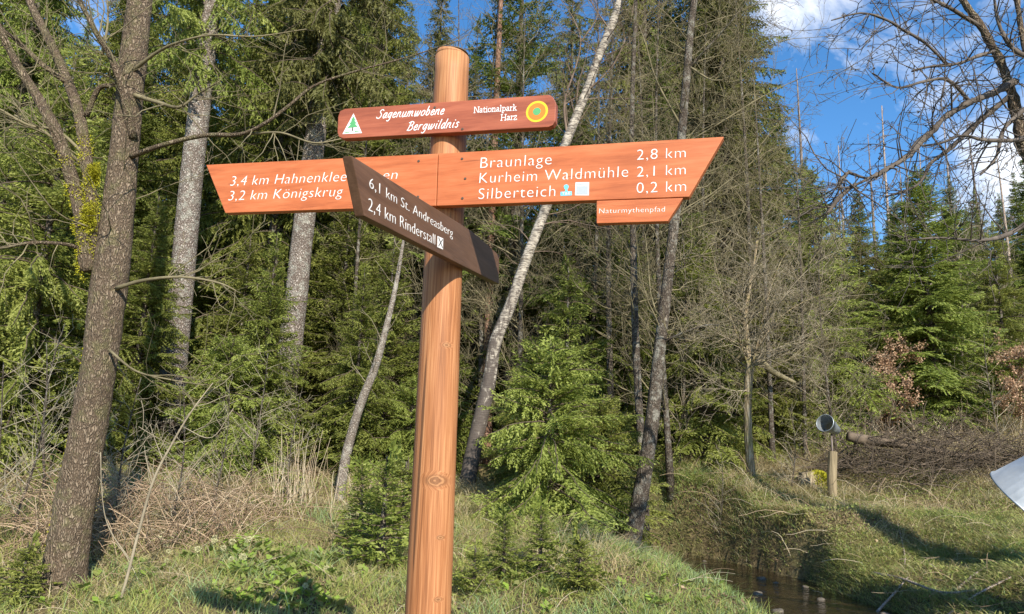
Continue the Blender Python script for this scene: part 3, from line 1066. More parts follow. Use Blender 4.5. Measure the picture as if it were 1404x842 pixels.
# ------------------------------------------------------------------ spruce foliage
def spruce_branch(L, rng, style='normal', sprig=1.0, dens=1.0, tw=.05):
    mb = MB()
    n = 9
    tt = np.linspace(0, 1, n)
    if style == 'hang':
        z = L * (.06 * tt - .55 * tt ** 2 + .14 * tt ** 3)
    else:
        z = L * (.10 * tt - .34 * tt ** 2 + .20 * tt ** 3)
    y = np.cumsum(rng.normal(0, .018 * L, n)); y -= y[0]
    P = np.stack([L * tt * .96, y, z], -1)
    mb.tube(P, np.linspace(.006 + .007 * L, .003, n), 4, .5, 1, caps=False)
    Bp, D, Ln, U, Tn = [], [], [], [], []
    step = .058 / dens
    s = .10 * L + .03
    side = 1

    def pos(d_):
        f = min(d_ / L, 1) * (n - 1)
        i = min(int(f), n - 2)
        a = f - i
        return P[i] * (1 - a) + P[i + 1] * a, nz(P[i + 1] - P[i])
    while s < L:
        p, ax = pos(s)
        l = min(.52, .10 + .42 * (L - s)) * rng.uniform(.65, 1.2)
        l *= min(1, .35 + s / (.5 * L))
        for side in (-1, 1):
            if rng.rand() < .1:
                continue
            an = R(rng.uniform(42, 68))
            lat = nz(np.cross([0, 0, 1], ax)) * side
            d = ax * math.cos(an) + lat * math.sin(an)
            if style == 'hang':
                d = nz(d * .55 + np.array([0, 0, -1]) * rng.uniform(.5, 1.1))
            else:
                d = nz(d + np.array([0, 0, rng.uniform(-.30, .05)]))
            # the twig itself
            m_ = max(2, int(l / tw))
            q = p.copy()
            dd = d.copy()
            sl = l / m_
            for i in range(m_):
                dd = nz(dd + rng.normal(0, .06, 3) + np.array([0, 0, -.03 if style != 'hang' else -.12]))
                rem = 1 - i / m_
                Bp.append(q); D.append(dd); Ln.append(sl * 1.5); U.append((0, 0, 1)); Tn.append(.35 + .5 * (i / m_))
                up = np.array([0, 0, 1.0])
                la = nz(np.cross(up, dd))
                for s2 in (-1, 1):
                    if l > .09 and rng.rand() < .92:
                        a2 = R(rng.uniform(35, 62))
                        d2 = nz(dd * math.cos(a2) + la * s2 * math.sin(a2) + np.array([0, 0, rng.uniform(-.3, .2)]))
                        Bp.append(q + dd * sl * rng.uniform(0, .7)); D.append(d2)
                        Ln.append((.035 + .055 * rem) * rng.uniform(.7, 1.25)); U.append((0, 0, 1)); Tn.append(rng.uniform(.25, .8))
                q = q + dd * sl
        s += step * rng.uniform(.7, 1.3)
    Bp, D, Ln, U, Tn = map(np.array, (Bp, D, Ln, U, Tn))
    Tn = np.clip(Tn + rng.normal(0, .13, len(Tn)), 0, 1)
    mb.blades(Bp, D, Ln * sprig, (.021 + .008 * rng.rand(len(Bp))) * sprig, U, 1.25, rng, Tn, 0)
    return mb.arrays()


RNG = np.random.RandomState(11)
BR = {}
for style in ('normal', 'hang'):
    for L in (.25, .5, .9, 1.4, 2.0):
        BR[(style, L)] = [spruce_branch(L, RNG, style, 1.0 if L < 1.3 else 1.15, 1.0 if L < 1.3 else .82) for _ in range(3)]


RNG = np.random.RandomState(12)
for style in ('normal', 'hang'):
    for L in (.25, .5, .9, 1.4, 2.0):
        BR[('fine_' + style, L)] = [spruce_branch(L, RNG, style, .70 if L < 1.3 else .78, 1.25 if L < 1.3 else 1.05, .034) for _ in range(3)]


def add_inst(mb, arr, Mx, loc, tshift=0.0):
    V, F, t_, m_ = arr
    mb.v.append(V @ Mx.T + loc)
    mb.f.append(F + mb.n)
    mb.t.append(np.clip(t_ + tshift, 0, 1))
    mb.m.append(m_)
    mb.n += len(V)


def rot_zy(az, el, roll=0.0):
    ca, sa, ce, se = math.cos(az), math.sin(az), math.cos(el), math.sin(el)
    Rz = np.array([[ca, -sa, 0], [sa, ca, 0], [0, 0, 1]])
    Ry = np.array([[ce, 0, -se], [0, 1, 0], [se, 0, ce]])
    cr, sr = math.cos(roll), math.sin(roll)
    Rx = np.array([[1, 0, 0], [0, cr, -sr], [0, sr, cr]])
    return Rz @ Ry @ Rx


def spruce_crown(mb, H, h0, Rm, rng, gap=.28, nper=6, style='normal', keep=1.0, el0=-12, el1=38, path=None, prof=.85, back=1.0, fine=False):
    h = h0
    while h < H - .08:
        f = (h - h0) / max(H - h0, .01)
        Lb = Rm * (1 - f) ** prof * (1.0 if f > .12 else .75 + 2 * f)
        Lb = max(Lb, .13)
        k_ = nper if Lb > .5 else max(4, nper - 1)
        a0 = rng.uniform(0, 6.28)
        for i in range(k_):
            if rng.rand() > keep:
                continue
            L = Lb * rng.uniform(.5, 1.0) * (1.35 if rng.rand() < .16 else 1.1)
            Lp = min((.25, .5, .9, 1.4, 2.0), key=lambda q: abs(math.log(q / L)))
            stl = ('fine_' if fine else '') + (style if style != 'mix' else ('hang' if rng.rand() < .3 else 'normal'))
            arr = BR[(stl, Lp)][rng.randint(3)]
            sc = L / Lp
            az = a0 + i * 2 * math.pi / k_ + rng.normal(0, .22)
            if back < 1 and math.sin(az) > .5 and rng.rand() > back:
                continue
            el = R(el0 + (el1 - el0) * f ** 1.3 + rng.normal(0, 10))
            Mx = rot_zy(az, el, rng.normal(0, .3)) * sc
            hh = h + rng.uniform(-.4, .4) * gap
            loc = np.array([0, 0, hh]) if path is None else path(hh)
            add_inst(mb, arr, Mx, loc, rng.normal(0, .08))
        h += gap * (1 - .45 * f) * rng.uniform(.8, 1.2)
    # leader shoot
    arr = BR[('normal', .25)][0]
    loc = np.array([0, 0, H - .22]) if path is None else path(H - .22)
    add_inst(mb, arr, rot_zy(rng.uniform(0, 6), R(86)) * 1.1, loc)


def taper(H, r0, r1, n=14, bend=0.0, rng=None):
    tt = np.linspace(0, 1, n)
    P = np.stack([bend * np.sin(tt * 2.5), bend * .5 * np.sin(tt * 3.7), H * tt - .15 * (tt == 0)], -1)
    r = r0 + (r1 - r0) * tt
    r[0] *= 1.35
    return P, r


class Proto:
    """A tree kind: trunk and crown meshes shared by every tree of that kind."""

    def __init__(self, trunk, crown, crown_name='crown'):
        self.parts = [(n_, m_) for n_, m_ in (('trunk', trunk), (crown_name, crown)) if m_ is not None]

    def plant(self, name, label, cat, loc, rotz=0, scale=1, group=None):
        o = thing(name, label, cat, tuple(loc), rotz, group, scale)
        for n_, me in self.parts:
            c_ = bpy.data.objects.new(n_, me)
            COL.objects.link(c_)
            c_.parent = o
        return o


def spruce_proto(H, h0, Rm, seed, needle, gap=.28, nper=6, style='normal', keep=1.0, r0=None, bark='bark_dark', **kw):
    rng = np.random.RandomState(seed)
    tb = MB()
    P, r = taper(H, r0 or (.02 + .011 * H), .006, 16, .01 * H * 0, rng)
    tb.tube(P, r, 10)
    cb = MB()
    spruce_crown(cb, H, h0, Rm, rng, gap, nper, style, keep, **kw)
    return Proto(tb.mesh('spruce_trunk', M[bark], True), cb.mesh('spruce_crown', [M[needle], M['twig_wood']]))


P_young = [spruce_proto(4.6, .15, 1.6, 21, 'needle_mid', .19, 7, 'mix', fine=True), spruce_proto(4.2, .1, 1.45, 22, 'needle_mid', .18, 7, 'mix', el0=-20, fine=True),
           spruce_proto(5.0, .2, 1.75, 23, 'needle_light', .20, 7, 'mix', el0=-18, fine=True)]
P_light = spruce_proto(2.3, .12, 1.4, 24, 'needle_light', .13, 7, 'mix', .88, el0=-8, prof=.5, fine=True)
P_mid = [spruce_proto(9.5, .3, 2.3, 25, 'needle_dark', .25, 7, 'mix'), spruce_proto(8.5, .4, 2.1, 26, 'needle_mid', .25, 7, 'mix', el0=-20)]
P_broad = spruce_proto(8.0, .2, 2.9, 33, 'needle_mid', .24, 7, el0=-14, prof=.75)
P_tall = [spruce_proto(17, 1.0, 2.5, 27, 'needle_mid', .34, 7, 'hang', el0=-18), spruce_proto(15, .6, 2.7, 28, 'needle_olive', .32, 7, 'hang', el0=-14)]
P_open = spruce_proto(12.5, 2.0, 2.3, 29, 'needle_dark', .36, 6, 'normal', .8, el0=-5)
P_seed = [spruce_proto(.75, .05, .34, 30, 'needle_mid', .07, 6, el0=5, fine=True), spruce_proto(.6, .04, .36, 31, 'needle_light', .06, 6, el0=5, fine=True)]


# ------------------------------------------------------------------ bare broadleaf trees
def grow(out, p, d, L, r, lev, mx, rng, par):
    n = max(3, int(L / par['seg'][min(lev, len(par['seg']) - 1)]))
    st = L / n
    pts = [np.array(p, float)]
    d = nz(np.array(d, float))
    dirs = [d]
    for i in range(n):
        d = nz(d + rng.normal(0, par['wander'], 3) + np.array([0, 0, par['up']]))
        pts.append(pts[-1] + d * st)
        dirs.append(d)
    pts = np.array(pts)
    rad = np.maximum(r * (1 - .78 * np.linspace(0, 1, n + 1)), par['rmin'])
    out.append((lev, pts, rad))
    if lev < mx:
        nc = int(L * par['dens'][lev] * rng.uniform(.8, 1.2))
        for i in range(nc):
            t_ = rng.uniform(par.get('t0', .15), 1)
            idx = min(int(t_ * n), n - 1)
            q = pts[idx] + (pts[idx + 1] - pts[idx]) * rng.rand()
            ax = dirs[idx]
            rnd = nz(np.cross(ax, rng.normal(0, 1, 3)))
            an = R(rng.uniform(*par['ang']))
            cd = ax * math.cos(an) + rnd * math.sin(an)
            cl_ = L * par['ratio'][lev] * rng.uniform(.5, 1.2) * (1 - .45 * t_)
            if cl_ < .06:
                continue
            grow(out, q, cd, cl_, max(rad[idx] * par.get('rr', .55), par['rmin']), lev + 1, mx, rng, par)


def sprout(out, path, rads, rng, n, Lr, par, lev=2, mx=3, t0=.2, ang=(35, 70), bias=None):
    path = np.array(path)
    m_ = len(path)
    for _ in range(n):
        t_ = rng.uniform(t0, 1) * (m_ - 1)
        i = min(int(t_), m_ - 2)
        q = path[i] + (path[i + 1] - path[i]) * (t_ - i)
        ax = nz(path[i + 1] - path[i])
        rnd = nz(np.cross(ax, rng.normal(0, 1, 3)))
        an = R(rng.uniform(*ang))
        d = ax * math.cos(an) + rnd * math.sin(an)
        if bias is not None:
            d = nz(d + np.array(bias))
        L = rng.uniform(*Lr) * (1.15 - .5 * t_ / (m_ - 1))
        grow(out, q, d, L, min(rads[i] * .5, .0022 + .0058 * L), lev, mx, rng, par)


def tubes(out, mb, ks=(10, 6, 4, 3, 3, 3), levs=None):
    for lev, p, r in out:
        if levs is None or lev in levs:
            mb.tube(p, r, ks[min(lev, len(ks) - 1)], caps=False)


def dense_path(pts, rads, n=5):
    A = np.concatenate([np.array(pts, float), np.array(rads, float)[:, None]], 1)
    q = smooth_line(A, n)
    return q[:, :3], np.maximum(q[:, 3], .003)


def px_path(lst, n=5):
    """(px, py, distance, width in px) -> smooth 3-D path."""
    P, Rr = [], []
    for px, py, Y, w in lst:
        P.append(at(px, py, Y))
        Rr.append(w / 2 / FPX * Y)
    return dense_path(P, Rr, n)


def bark_jit(n, k, rng, amt=.06):
    a = rng.rand(n // 3 + 3, k)
    a = np.repeat(a, 3, 0)[:n]
    return 1 + amt * (a - .5) + amt * .6 * (rng.rand(n, k) - .5)


FINE = dict(seg=(.3, .2, .12, .08, .06), wander=.16, up=.03, rmin=.0022, dens=(4, 5, 7, 8), ratio=(.5, .5, .45, .4), ang=(30, 65))

# --- the big alder on the left
def big_alder():
    rng = np.random.RandomState(3)
    p, r = px_path([(76, 842, 5.95, 66), (86, 800, 6, 60), (98, 720, 6, 55), (112, 640, 6, 52), (126, 560, 6, 49), (140, 470, 6, 49), (150, 390, 6, 52), (160, 310, 6, 47),
                    (168, 230, 6, 43), (176, 150, 6, 41), (184, 70, 6.02, 40), (194, -20, 6.05, 37), (206, -130, 6.1, 33), (222, -300, 6.1, 24), (236, -480, 6.1, 10)], 9)
    r = r * .92
    base = p[0].copy()
    base[2] = gz(base[0], base[1])
    tr = thing('alder_tree', 'thick brown-barked alder trunk with mossy fork, left of the signpost', 'tree', tuple(base))
    mb = MB()
    mb.tube(p, r, 22, jitter=bark_jit(len(p), 22, rng, .07))
    put('trunk', mb.mesh('alder_trunk', M['bark_alder'], True, base), tr)
    limbs = [
        [(122, 372, 5.97, 26), (116, 330, 5.93, 22), (108, 280, 5.9, 19), (92, 225, 5.85, 18), (74, 175, 5.8, 17), (48, 128, 5.8, 14), (24, 90, 5.75, 12), (2, 45, 5.7, 10), (-30, -20, 5.7, 8)],
        [(126, 350, 5.97, 20), (126, 290, 5.93, 18), (120, 230, 5.9, 17), (110, 165, 5.95, 16), (94, 115, 6, 14), (72, 65, 6.05, 13), (42, 5, 6.1, 11), (20, -60, 6.2, 9)],
        [(118, 160, 5.95, 9), (135, 122, 5.9, 8), (155, 116, 5.85, 5), (172, 100, 5.8, 3)],
        [(182, 190, 5.95, 14), (168, 120, 5.8, 12), (150, 75, 5.7, 9), (128, 38, 5.6, 8), (104, -10, 5.6, 6)],
        [(100, 118, 6, 9), (60, 90, 5.9, 8), (30, 62, 5.9, 7), (-10, 30, 5.8, 5)],
        [(178, 215, 5.95, 9), (220, 200, 5.8, 8), (278, 186, 5.7, 7), (330, 184, 5.6, 6), (365, 168, 5.5, 6), (400, 142, 5.5, 5), (430, 118, 5.5, 4), (480, 100, 5.5, 3), (560, 78, 5.5, 2.4), (630, 55, 5.5, 1.5)],
        [(340, 184, 5.6, 4), (385, 182, 5.5, 3), (430, 196, 5.4, 2.4), (470, 190, 5.4, 1.6)],
        [(178, 100, 5.95, 7), (215, 72, 5.8, 5), (245, 58, 5.7, 4), (290, 48, 5.6, 3), (350, 50, 5.6, 2.4), (420, 40, 5.6, 1.6)],
        [(182, 130, 5.95, 8), (215, 140, 5.8, 6), (245, 147, 5.7, 4.5), (270, 130, 5.7, 3), (300, 112, 5.6, 2)],
        [(120, 345, 6, 9), (90, 335, 5.8, 6), (45, 333, 5.6, 6), (0, 340, 5.5, 4), (-60, 345, 5.4, 3)],
        [(118, 215, 5.9, 6), (80, 180, 5.8, 4), (40, 172, 5.7, 4), (0, 150, 5.6, 3)],
        [(160, 395, 5.9, 7), (200, 384, 5.8, 5), (250, 380, 5.7, 4), (300, 388, 5.7, 3), (330, 402, 5.7, 1.6)],
        [(112, 225, 5.9, 5), (60, 180, 5.75, 4), (20, 158, 5.7, 3)],
        [(150, 480, 5.9, 4), (185, 508, 5.8, 3), (230, 520, 5.7, 2), (280, 528, 5.6, 1.4)],
        [(140, 75, 5.7, 4), (148, 30, 5.7, 3), (146, -10, 5.7, 2)],
    ]
    out = []
    out_paths = []
    for l in limbs:
        lp, lr = px_path(l, 5)
        out_paths.append((lp, lr))
        lb = MB()
        kk = 12 if l[0][3] > 10 else 6
        lb.tube(lp, np.maximum(lr, .004), kk, jitter=bark_jit(len(lp), kk, rng, .12))
        put('limb', lb.mesh('alder_limb', M['bark_alder'] if l[0][3] > 8 else M['twig_olive'], True, base), tr)
        sprout(out, lp, lr, rng, 18 if l[0][3] > 10 else 13, (.25, 1.0), dict(FINE, rmin=.0019, wander=.2), 2, 4, .25)
    sprout(out, p[60:], r[60:], rng, 26, (.3, 1.2), FINE, 2, 4, 0)
    MOSSY = out_paths
    tb = MB()
    tubes(out, tb)
    put('twigs', tb.mesh('alder_twigs', M['twig_olive'], True, base), tr)
    # moss cushions in the fork
    ms = MB()
    for lp, lr in MOSSY[:2]:
        m_ = len(lp)
        n_ = 5200
        j = (rng.uniform(0, .42, n_) * (m_ - 1)).astype(int)
        u = nz(rng.normal(0, 1, (n_, 3)) + [-.25, -.45, .1])
        q = lp[j] + u * lr[j][:, None] * 1.02 + rng.normal(0, .012, (n_, 3))
        msk = np.array([mnoise.noise(Vector(a * 7.0)) for a in q]) > -.02 + .5 * (j / m_ - .2)
        q, u = q[msk], u[msk]
        ms.blades(q, nz(u + rng.normal(0, .7, (len(q), 3)) + [0, 0, -.4]), .012 + .012 * rng.rand(len(q)), .007, rng.normal(0, 1, (len(q), 3)), 1.5, rng)
    for (px, py, w, h_) in [(127, 243, 21, 38), (121, 300, 24, 46)]:
        c = at(px, py, 5.88)
        n_ = 3600
        u = nz(rng.normal(0, 1, (n_, 3)))
        q = c + u * np.array([w / 2 / FPX * 6, .035, h_ / 2 / FPX * 6]) * (1 + .7 * (vnoise(u[:, 0] * 2 + 9, u[:, 2] * 2 + 9, 1.3, 71) - .5))[:, None] * rng.uniform(.3, 1, (n_, 1))
        ms.blades(q, nz(u + rng.normal(0, .5, (n_, 3)) + [0, -.6, 0]), .012 + .01 * rng.rand(n_), .007, rng.normal(0, 1, (n_, 3)), 1.5, rng)
    for i in range(4500):
        t_ = rng.uniform(.04, .36)
        j = int(t_ * len(p))
        a = rng.normal(3.4, .45)
        n1_ = np.array([math.cos(a), math.sin(a) * -1 if False else -abs(math.sin(a)) * .7, 0])
        q = p[j] + n1_ * r[j] * 1.0
        if mnoise.noise(Vector((q[2] * 3, a * 2, 4))) < .0:
            continue
        ms.blades(q[None], nz(n1_ + rng.normal(0, .6, 3))[None], np.array([.014]), np.array([.008]), rng.normal(0, 1, (1, 3)), 1.5, rng)
    put('moss', ms.mesh('alder_moss', M['moss'], False, base), tr)
    return tr


big_alder()


def traced_tree(name, label, cat, trunk_px, bark, seed, nside=12, limbs=(), twigs=0, twL=(.4, 1.2), twmat='twig_grey', mx=4, t0=.3, jit=.05, par=None, sink=.1, twname='branches', bias=None, limb_w=.62, limb_n=22):
    rng = np.random.RandomState(seed)
    p, r = px_path(trunk_px, 7)
    g0 = gz(p[0][0], p[0][1])
    p[0][2] = min(p[0][2], g0 - sink)
    base = np.array([p[0][0], p[0][1], g0])
    tr = thing(name, label, cat, tuple(base))
    mb = MB()
    mb.tube(p, r, nside, jitter=bark_jit(len(p), nside, rng, jit))
    put('trunk', mb.mesh(name + '_trunk', M[bark], True, base), tr)
    out = []
    for l in limbs:
        lp, lr = px_path(l, 5)
        lr = lr * np.linspace(limb_w, limb_w * .5, len(lr))
        lb = MB()
        lb.tube(lp, np.maximum(lr, .0028), 6, jitter=bark_jit(len(lp), 6, rng, .15))
        put('limb', lb.mesh(name + '_limb', M[bark] if l[0][3] > 6 else M[twmat], True, base), tr)
        sprout(out, lp, lr, rng, limb_n, (twL[0] * .6, twL[1] * .7), par or FINE, 2, mx, .1, bias=bias)
    if twigs:
        sprout(out, p, r, rng, twigs, twL, par or FINE, 1, mx, t0, bias=bias)
    if out:
        tb = MB()
        tubes(out, tb)
        put(twname, tb.mesh(name + '_' + twname, M[twmat], True, base), tr)
    return tr, base, p, r


# --- two old spruce stems with high crowns
def old_spruce(label, trunk_px, seed, hang_from, hang_to, needle, nhang, Lh=(.8, 1.8), moss=False):
    tr, base, p, r = traced_tree('old_spruce', label, 'tree', trunk_px, 'bark_spruce', seed, 16, jit=.035, twigs=26, twL=(.3, 1.1), twmat='twig_grey', mx=3, t0=.25, twname='dead_branches')
    rng = np.random.RandomState(seed + 5)
    cb = MB()
    for i in range(nhang):
        t_ = rng.uniform(hang_from, hang_to)
        j = min(int(t_ * len(p)), len(p) - 1)
        L = rng.uniform(*Lh)
        Lp = min((.25, .5, .9, 1.4, 2.0), key=lambda q: abs(math.log(q / L)))
        add_inst(cb, BR[('hang', Lp)][rng.randint(3)], rot_zy(rng.uniform(0, 6.28), R(rng.uniform(-35, 5)), rng.normal(0, .2)) * (L / Lp), p[j] - base, rng.normal(0, .1))
    put('crown', cb.mesh('old_spruce_crown', [M[needle], M['twig_wood']]), tr)
    return tr


old_spruce('grey scaly spruce trunk behind the left arm board tip, tallest bare stem', [(236, 540, 12, 37), (240, 480, 12, 35), (250, 380, 12, 33), (260, 270, 12, 32), (272, 160, 12, 31), (284, 50, 12, 30), (292, -30, 12, 29), (310, -200, 12.1, 26), (330, -420, 12.2, 20), (350, -640, 12.3, 8)],
           41, .52, 1, 'needle_mid', 70)
old_spruce('flaking grey spruce trunk behind the left arm board, hung with lichened branches', [(398, 470, 13, 33), (406, 410, 13, 31), (414, 330, 13, 30), (424, 250, 13, 30), (436, 160, 13, 29), (446, 80, 13, 28), (455, 0, 13, 27), (470, -140, 13, 24), (490, -340, 13.1, 17), (508, -520, 13.2, 8)],
           42, .46, 1, 'needle_olive', 120, (.9, 2.0))

# --- birches
traced_tree('birch_tree', 'tall white-barked birch leaning right behind the signpost', 'tree',
            [(639, 690, 10.5, 25.6), (641, 660, 10.5, 22.4), (655, 590, 10.5, 20.8), (671, 520, 10.5, 19.2), (679, 470, 10.5, 17.6), (701, 415, 10.5, 16.0), (718, 365, 10.5, 15.2), (735, 320, 10.5, 14.4), (753, 272, 10.5, 14.4),
             (769, 215, 10.5, 14.4), (790, 160, 10.5, 13.6), (807, 118, 10.5, 13.6), (818, 85, 10.5, 12.8), (833, 48, 10.5, 12.8), (849, 2, 10.5, 11.2), (872, -100, 10.6, 11), (900, -260, 10.7, 6)],
            'bark_birch', 51, 14, limb_w=.85, limb_n=8, limbs=[
                [(778, 190, 10.5, 4.9), (774, 140, 10.4, 4.2), (790, 90, 10.3, 3.5), (796, 55, 10.3, 2.8), (786, 25, 10.3, 2.4), (766, -5, 10.3, 2.1)],
                [(795, 60, 10.3, 2.8), (820, 20, 10.3, 2.1), (812, -10, 10.3, 1.8)],
                [(800, 130, 10.5, 3.5), (840, 90, 10.3, 2.8), (862, 40, 10.2, 2.1), (870, 0, 10.2, 1.8)],
                [(835, 40, 10.5, 3.5), (812, 5, 10.4, 2.8), (800, -30, 10.4, 2.1)]], twigs=46, twL=(.5, 1.5), twmat='twig_brown', t0=.35)
traced_tree('birch_sapling', 'short thin grey-brown birch stem leaning right, left of the signpost foot', 'tree',
            [(464, 715, 9.6, 16), (467, 670, 9.6, 14), (478, 610, 9.6, 13), (496, 550, 9.6, 12), (514, 505, 9.6, 11), (528, 455, 9.6, 9), (541, 400, 9.7, 7), (550, 350, 9.8, 5), (556, 310, 9.9, 3), (560, 280, 9.9, 2)],
            'bark_sapling', 52, 10, twigs=14, twL=(.3, .9), twmat='twig_grey', t0=.3)
# --- slim alders right of the signpost
AL = dict(FINE, dens=(4, 6, 8, 9), up=.01, wander=.14)
traced_tree('slim_alder', 'slim dark alder with speckled bark rising right of the signpost', 'tree',
            [(858, 765, 9, 30), (866, 745, 9, 25), (876, 690, 9, 22), (886, 635, 9, 20), (895, 570, 9, 19), (902, 500, 9, 17), (910, 430, 9, 16), (917, 370, 9, 15), (924, 310, 9, 15), (931, 240, 9, 14),
             (935, 180, 9, 13), (941, 110, 9, 12), (946, 50, 9, 11), (953, -10, 9, 10), (966, -120, 9, 7), (978, -240, 9, 3)],
            'bark_dark', 53, 12, limbs=[
                [(906, 470, 9, 7), (940, 455, 8.8, 5), (975, 445, 8.7, 4), (1010, 450, 8.6, 3)],
                [(938, 100, 9, 7), (975, 60, 8.9, 5), (1010, 20, 8.8, 4), (1040, -20, 8.8, 3)],
                [(932, 170, 9, 6), (900, 110, 8.9, 5), (885, 60, 8.8, 4), (870, 20, 8.8, 3)],
                [(926, 300, 9, 6), (970, 270, 8.8, 4), (1020, 235, 8.7, 3), (1080, 215, 8.6, 2.5)],
                [(934, 200, 9, 6), (985, 170, 8.8, 4), (1050, 130, 8.7, 3), (1120, 100, 8.6, 2.4), (1180, 95, 8.6, 1.5)],
                [(925, 290, 9, 6), (890, 250, 9, 4), (850, 230, 9, 3)],
                [(918, 360, 9, 5), (960, 350, 8.8, 4), (1000, 340, 8.7, 3), (1060, 318, 8.6, 2)],
                [(942, 90, 9, 6), (990, 110, 8.8, 4), (1060, 60, 8.7, 3), (1130, 50, 8.7, 2)]],
            twigs=44, twL=(.6, 1.7), twmat='twig_olive', t0=.36, par=AL)
traced_tree('slim_alder', 'second thin alder stem standing close behind the slim dark alder', 'tree',
            [(884, 690, 9.9, 14), (880, 620, 9.9, 12), (875, 540, 9.9, 11), (871, 450, 9.9, 11), (869, 370, 9.9, 10), (868, 300, 10, 9), (866, 200, 10, 8), (868, 100, 10, 7), (872, 0, 10, 5), (876, -150, 10.1, 3)],
            'bark_dark', 54, 8, twigs=40, twL=(.5, 1.4), twmat='twig_olive', t0=.3, par=AL)
traced_tree('dark_stem', 'thin reddish-brown conifer stem between signpost and birch', 'tree',
            [(668, 620, 13, 14), (668, 540, 13, 13), (669, 470, 13, 12), (671, 400, 13, 12), (674, 300, 13, 11), (678, 200, 13, 10), (684, 60, 13, 8), (690, -60, 13, 5)], 'bark_red', 55, 8, twigs=16, twL=(.3, .8), mx=3, t0=.1)

# --- the fan-shaped bare bush tree on the far bank
FAN = dict(FINE, up=.0, wander=.17, dens=(4, 6, 8, 9))
traced_tree('bare_rowan', 'small bare tree with pale split trunk and fan of grey twigs across the brook', 'tree',
            [(1031, 672, 11.3, 13), (1029, 640, 11.3, 12), (1026, 600, 11.3, 11), (1025, 560, 11.3, 11), (1026, 525, 11.3, 12), (1028, 500, 11.3, 11), (1024, 470, 11.3, 9), (1022, 430, 11.3, 7), (1030, 380, 11.3, 5), (1038, 330, 11.3, 4)],
            'bark_rowan', 56, 10, limbs=[
                [(1027, 520, 11.3, 11), (1034, 490, 11.2, 9), (1042, 455, 11.1, 7), (1052, 410, 11, 5), (1070, 360, 11, 4), (1090, 330, 11, 3)],
                [(1027, 505, 11.3, 8), (1015, 470, 11.2, 6), (1000, 430, 11.1, 5), (985, 380, 11, 4), (975, 340, 11, 3)],
                [(1036, 480, 11.2, 7), (1065, 440, 11, 5), (1100, 415, 10.9, 4), (1140, 400, 10.8, 3)],
                [(1040, 460, 11.1, 6), (1080, 400, 10.9, 4), (1120, 360, 10.8, 3), (1160, 340, 10.8, 2)],
                [(1030, 500, 11.2, 6), (1060, 480, 11, 4), (1100, 470, 10.8, 3), (1130, 480, 10.8, 2.4)],
                [(1024, 460, 11.3, 6), (1020, 400, 11.2, 5), (1040, 350, 11.1, 4), (1045, 300, 11, 3)],
                [(1030, 535, 11.3, 5), (1000, 535, 11.1, 3), (975, 520, 11, 2)],
                [(1026, 480, 11.3, 6), (990, 460, 11.1, 4), (950, 440, 11, 3)]],
            twigs=40, twL=(.6, 1.6), twmat='twig_grey', t0=.5, par=FAN, limb_n=30, limb_w=.45)


# --- generic bare trees: dense grey-olive crowns
def bare_proto(H, seed, twmat, r0, nl=34, Lr=(.8, 2.2), mx=4, t0=.25, up=.03, dens=(4, 5, 7, 8)):
    rng = np.random.RandomState(seed)
    p, r = taper(H, r0, .006, 12, .16, rng)
    tb = MB()
    tb.tube(p, r, 8)
    out = []
    sprout(out, p, r, rng, nl, Lr, dict(FINE, up=up, dens=dens, rmin=.0021, rr=.5), 1, mx, t0, (30, 75))
    cb = MB()
    tubes(out, cb, (8, 4, 3, 3, 3))
    return Proto(tb.mesh('bare_tree_trunk', M['bark_dark'], True), cb.mesh('bare_tree_branches', M[twmat], True), 'branches')


P_bare = [bare_proto(9.5, 61, 'twig_olive', .06, 70, (.8, 2.2), t0=.12, dens=(4, 7, 10, 10)), bare_proto(8.0, 62, 'twig_olive', .05, 66, (.7, 2.1), t0=.1, dens=(4, 7, 10, 10)), bare_proto(4.2, 63, 'twig_grey', .03, 46, (.5, 1.5), t0=.05, dens=(4, 7, 10, 10))]
M['twig_pale'] = mat_plain('pale_dry_twig_bark', (.20, .17, .115), (.40, .35, .25), 6)
P_brush = bare_proto(2.4, 64, 'twig_pale', .02, 30, (.4, 1.1), t0=.02, up=.06)

